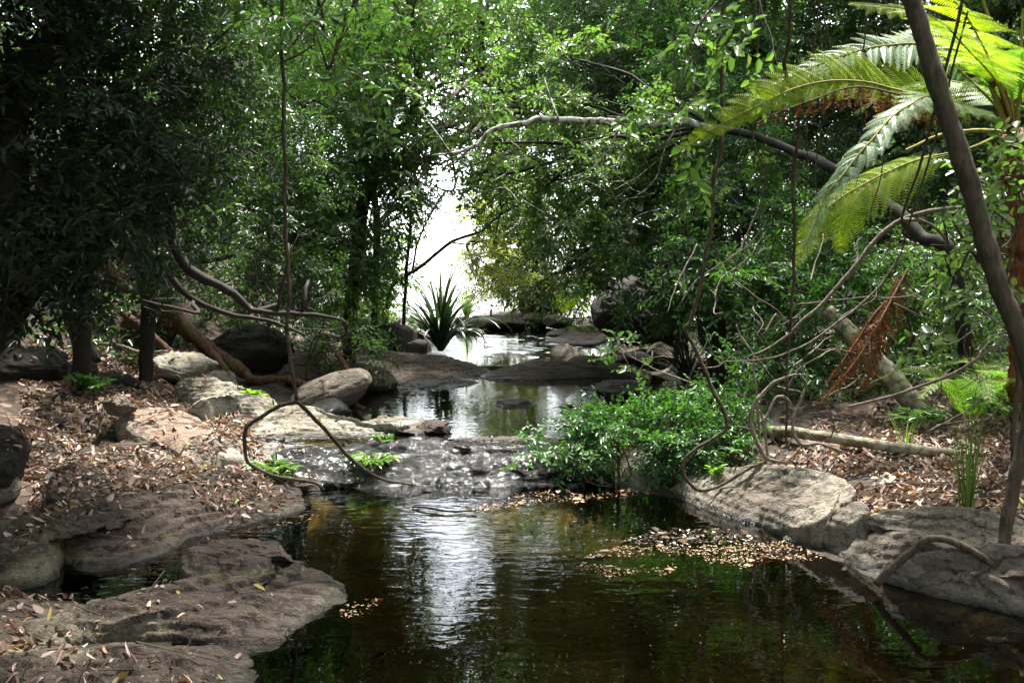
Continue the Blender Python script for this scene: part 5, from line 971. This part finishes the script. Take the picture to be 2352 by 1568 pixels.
for q in tw:
    o = stem_thing('bare_twig', 'fine bare twig tangled among others in the thicket right of the bush', 'twig', [(ptrace(q, rng.uniform(6.9, 7.6), rng.uniform(7, 7.8)), [.006, .005, .002])], 'bark_grey', 6, .04, .02, .1, group=SG)
stem_thing('dead_branch', 'dark drooping dead twigs trailing into the far pool beside the strap leaves', 'branch', [(ptrace([(1050, 740), (1085, 770), (1110, 795), (1125, 806)], 16, 16), [.010, .004]), (ptrace([(1085, 770), (1110, 775), (1122, 800)], 16, 15.8), [.007, .003]), (ptrace([(1030, 720), (1070, 735), (1110, 752)], 16, 15.9), [.008, .003])], 'bark_dark', 6, .04, .03, .1)
stem_thing('dead_branch', 'thin dark stick lying in the near pool below the trickle', 'branch', [(np.array([G(945, 1163, .01), G(985, 1166, .02), G(1030, 1174, .015), G(1095, 1172, .02)]), [.007, .009, .006])], 'bark_dark', 6, .03, .006, .2)
stem_thing('dead_branch', 'little forked stick poking up from the middle pool', 'branch', [(np.array([G(1003, 942, .25), G(1008, 936, .26), G(1006, 930, .30), G(1012, 925, .33)]), [.010, .012, .006])], 'bark_dark', 6, .02, .004, .2)
stem_thing('dead_branch', 'short stick standing out of the debris strand in the near pool', 'branch', [(np.array([G(1296, 1322, .0), G(1299, 1310, .02), G(1294, 1295, .06), G(1301, 1284, .09)]), [.004, .004, .002])], 'bark_dark', 6, .02, .003, .2)

# ------------------------------------------------------------------ undergrowth on the slopes and unseen leaves added overhead for shade
def scatter_understory(name, label, n, x0, x1, y0, y1, leaf, lm, hmax, keep, ratio=.4):
    x = rng.uniform(x0, x1, n); y = rng.uniform(y0, y1, n); k = keep(x, y); x, y = x[k], y[k]; z = gz(x, y) + rng.uniform(0, 1, len(x)) ** 1.3 * hmax(x, y)
    B = np.stack([x, y, z], 1); D = unit(rng.normal(size=B.shape) * np.array([1, 1, .5]) + np.array([0, -.3, .25]))
    return tag(sprays(B, D, leaf, 4, 6, ratio=ratio, tw_r=.004, up=.8).build(name, [M[lm], M['twig']]), label, 'undergrowth', None, 'stuff')
def bankt(x, y): return np.maximum(np.interp(y, _yl, _xl) - x, 0), np.maximum(x - np.interp(y, _yr, _xr), 0)
def keepL(x, y): a, b = bankt(x, y); return (a > np.where(y < 10.5, 3.4, np.where(y < 13, 2.2, 1.4))) & (fbm(np.stack([x, y, x * 0], 1) * .7, 3) + rng.normal(size=len(x)) * .2 > -.25)
def keepR(x, y): a, b = bankt(x, y); return (b > np.where(y < 8, 2.6, np.where(y < 10, 1.2, 1.0))) & (fbm(np.stack([x, y, x * 0], 1) * .7 + 9, 3) + rng.normal(size=len(x)) * .2 > -.25)
scatter_understory('undergrowth', 'dark leafy undergrowth covering the shaded left slope', 7000, -16, -2, 6.5, 24, .085, 'leaf_deep', lambda x, y: .4 + .9 * sstep((y - 9) / 6), keepL)
scatter_understory('undergrowth', 'dark leafy undergrowth under the trees on the right bank', 8000, 1.6, 16, 8.6, 22, .07, 'leaf_deep', lambda x, y: .25 + 1.05 * sstep((y - 9) / 6), keepR)
scatter_understory('undergrowth', 'green scrub on the far slopes at the head of the gully', 9000, -34, 34, 22, 48, .16, 'leaf_mid', lambda x, y: 2.2 + x * 0, lambda x, y: (abs(x + .3 * 0) > 2 + (y - 22) * .16))
# distant wood closing the gully, one mass of crowns
def mass(name, label, balls, leaf, lm, cover, cat, K=4, lv=6, tw=.006, ratio=.42):
    Bs, Ds = [], []
    for c, r, cv in balls:
        c = np.array(c, float); r = np.array(r, float); nb = int(cover * cv * math.pi * r[0] * max(r[2], r[1] * .6) / (leaf * leaf * ratio * .7) / (K * lv)); nc = max(5, nb // 10)
        q = unit(rng.normal(size=(nc, 3))) * rng.random(nc)[:, None] ** .4; o = q[rng.integers(0, nc, nb)] + rng.normal(size=(nb, 3)) * .16
        Bs.append(c + o * r); Ds.append(unit(o + rng.normal(size=(nb, 3)) * .6))
    return tag(sprays(np.concatenate(Bs), np.concatenate(Ds), leaf, K, lv, ratio=ratio, tw_r=tw, up=.8).build(name, [M[lm], M['twig']]), label, cat, None, 'stuff')
balls = []
for u, v, d, ru, rv, rd, cv in [(300, 100, 24, 420, 300, 3, 1), (100, 400, 20, 300, 200, 2.5, 1), (480, 480, 24, 220, 180, 2, 1), (640, 620, 22, 130, 110, 2, 1), (560, 200, 33, 260, 200, 3, 1), (760, 40, 38, 260, 150, 3, 1), (780, 560, 30, 90, 140, 2, .9)]:
    balls.append((P(u, v, d), (ru * d / FPX, rd, rv * d / FPX), cv))
mass('distant_wood', 'bright green wooded slope at the head of the gully on the left and centre', balls + [(P(850, 230, 29), (.8, 1.2, 2.0), 1)], .13, 'leaf_bright', 3.0, 'wood')
balls = []
for u, v, d, ru, rv, rd, cv in [(1360, 60, 36, 210, 180, 3, 1), (1500, 200, 26, 260, 260, 2.5, 1.5), (1750, 100, 22, 300, 300, 2.5, 1.5), (2100, 150, 21, 350, 320, 2.5, 1.5), (1400, 450, 24, 220, 160, 2, 1), (1750, 480, 20, 300, 180, 2, 1), (2150, 520, 18, 320, 200, 2, 1), (1500, 640, 22, 200, 110, 1.6, 1)]:
    balls.append((P(u, v, d), (ru * d / FPX, rd, rv * d / FPX), cv))
mass('distant_wood', 'dense dim wood filling the slope behind the right bank', balls, .12, 'leaf_mid', 2.8, 'wood')
# canopy: unseen leaves added overhead for shade, with holes placed for sun patches
n = 9000; x = rng.uniform(-15, 15, n); y = rng.uniform(-12, 19, n); z = 6.8 + 1.2 * rng.normal(size=n) + .12 * np.maximum(abs(x) - 3, 0); z = np.maximum(z, 2.6 + .29 * y)
den = np.full(n, .95)
for hx, hy, hr, lo in [(-1.7, 10.2, 1.7, .0), (-.7, 11.0, 1.5, .0), (3.6, 8.9, 1.7, .0), (2.6, 7.6, 1.3, .0), (1.4, 10.6, 1.6, .0), (1.0, 16.5, 3.2, .0), (.6, 12.8, 1.8, .1), (.6, 5.2, .9, .3), (6.0, 10.5, 1.3, .0), (-3.5, 13, 1.2, .1), (5, 14, 1.4, .1)]:
    q = np.hypot(x - hx, y - hy) / hr; den = np.minimum(den, lo + (1 - lo) * sstep((q - .7) / .6))
den = np.where((y > 13) & (abs(x - .5) < 2.5 + (y - 13) * .5), den * .3, den)
den = np.where((x > .5) & (y < 6), den * .45, den); den = np.where((x > 0) & (y >= 6), den * .6, den); k = rng.random(n) < den; B = np.stack([x, y, z], 1)[k]; D = unit(rng.normal(size=B.shape) * np.array([1, 1, .3]))
ex = [(rng.uniform(-10, -2.2, 2600), rng.uniform(-4, 8, 2600), None), (rng.uniform(-14, -10, 900), rng.uniform(-10, 10, 900), (0, 8)), (rng.uniform(-13, -1, 1000), rng.uniform(-11, -7, 1000), (0, 8))]  # unseen foliage added low on the left and behind, darkening the left bank
for ax, ay, zr in ex:
    az = rng.uniform(*zr, len(ax)) if zr else np.maximum(4.6, 2.9 + .30 * ay) + rng.uniform(0, 1.2, len(ax))
    q = np.stack([ax, ay, az], 1); B = np.vstack([B, q]); D = np.vstack([D, unit(rng.normal(size=q.shape))])
k = clear(B); B, D = B[k], D[k]
tag(sprays(B, D, .19, 4, 6, tw_r=.006, up=1.0).build('shade_canopy', [M['leaf_mid'], M['twig']]), 'unseen leaves put over and around the gully to shade it', 'shade_canopy', None, 'stuff')
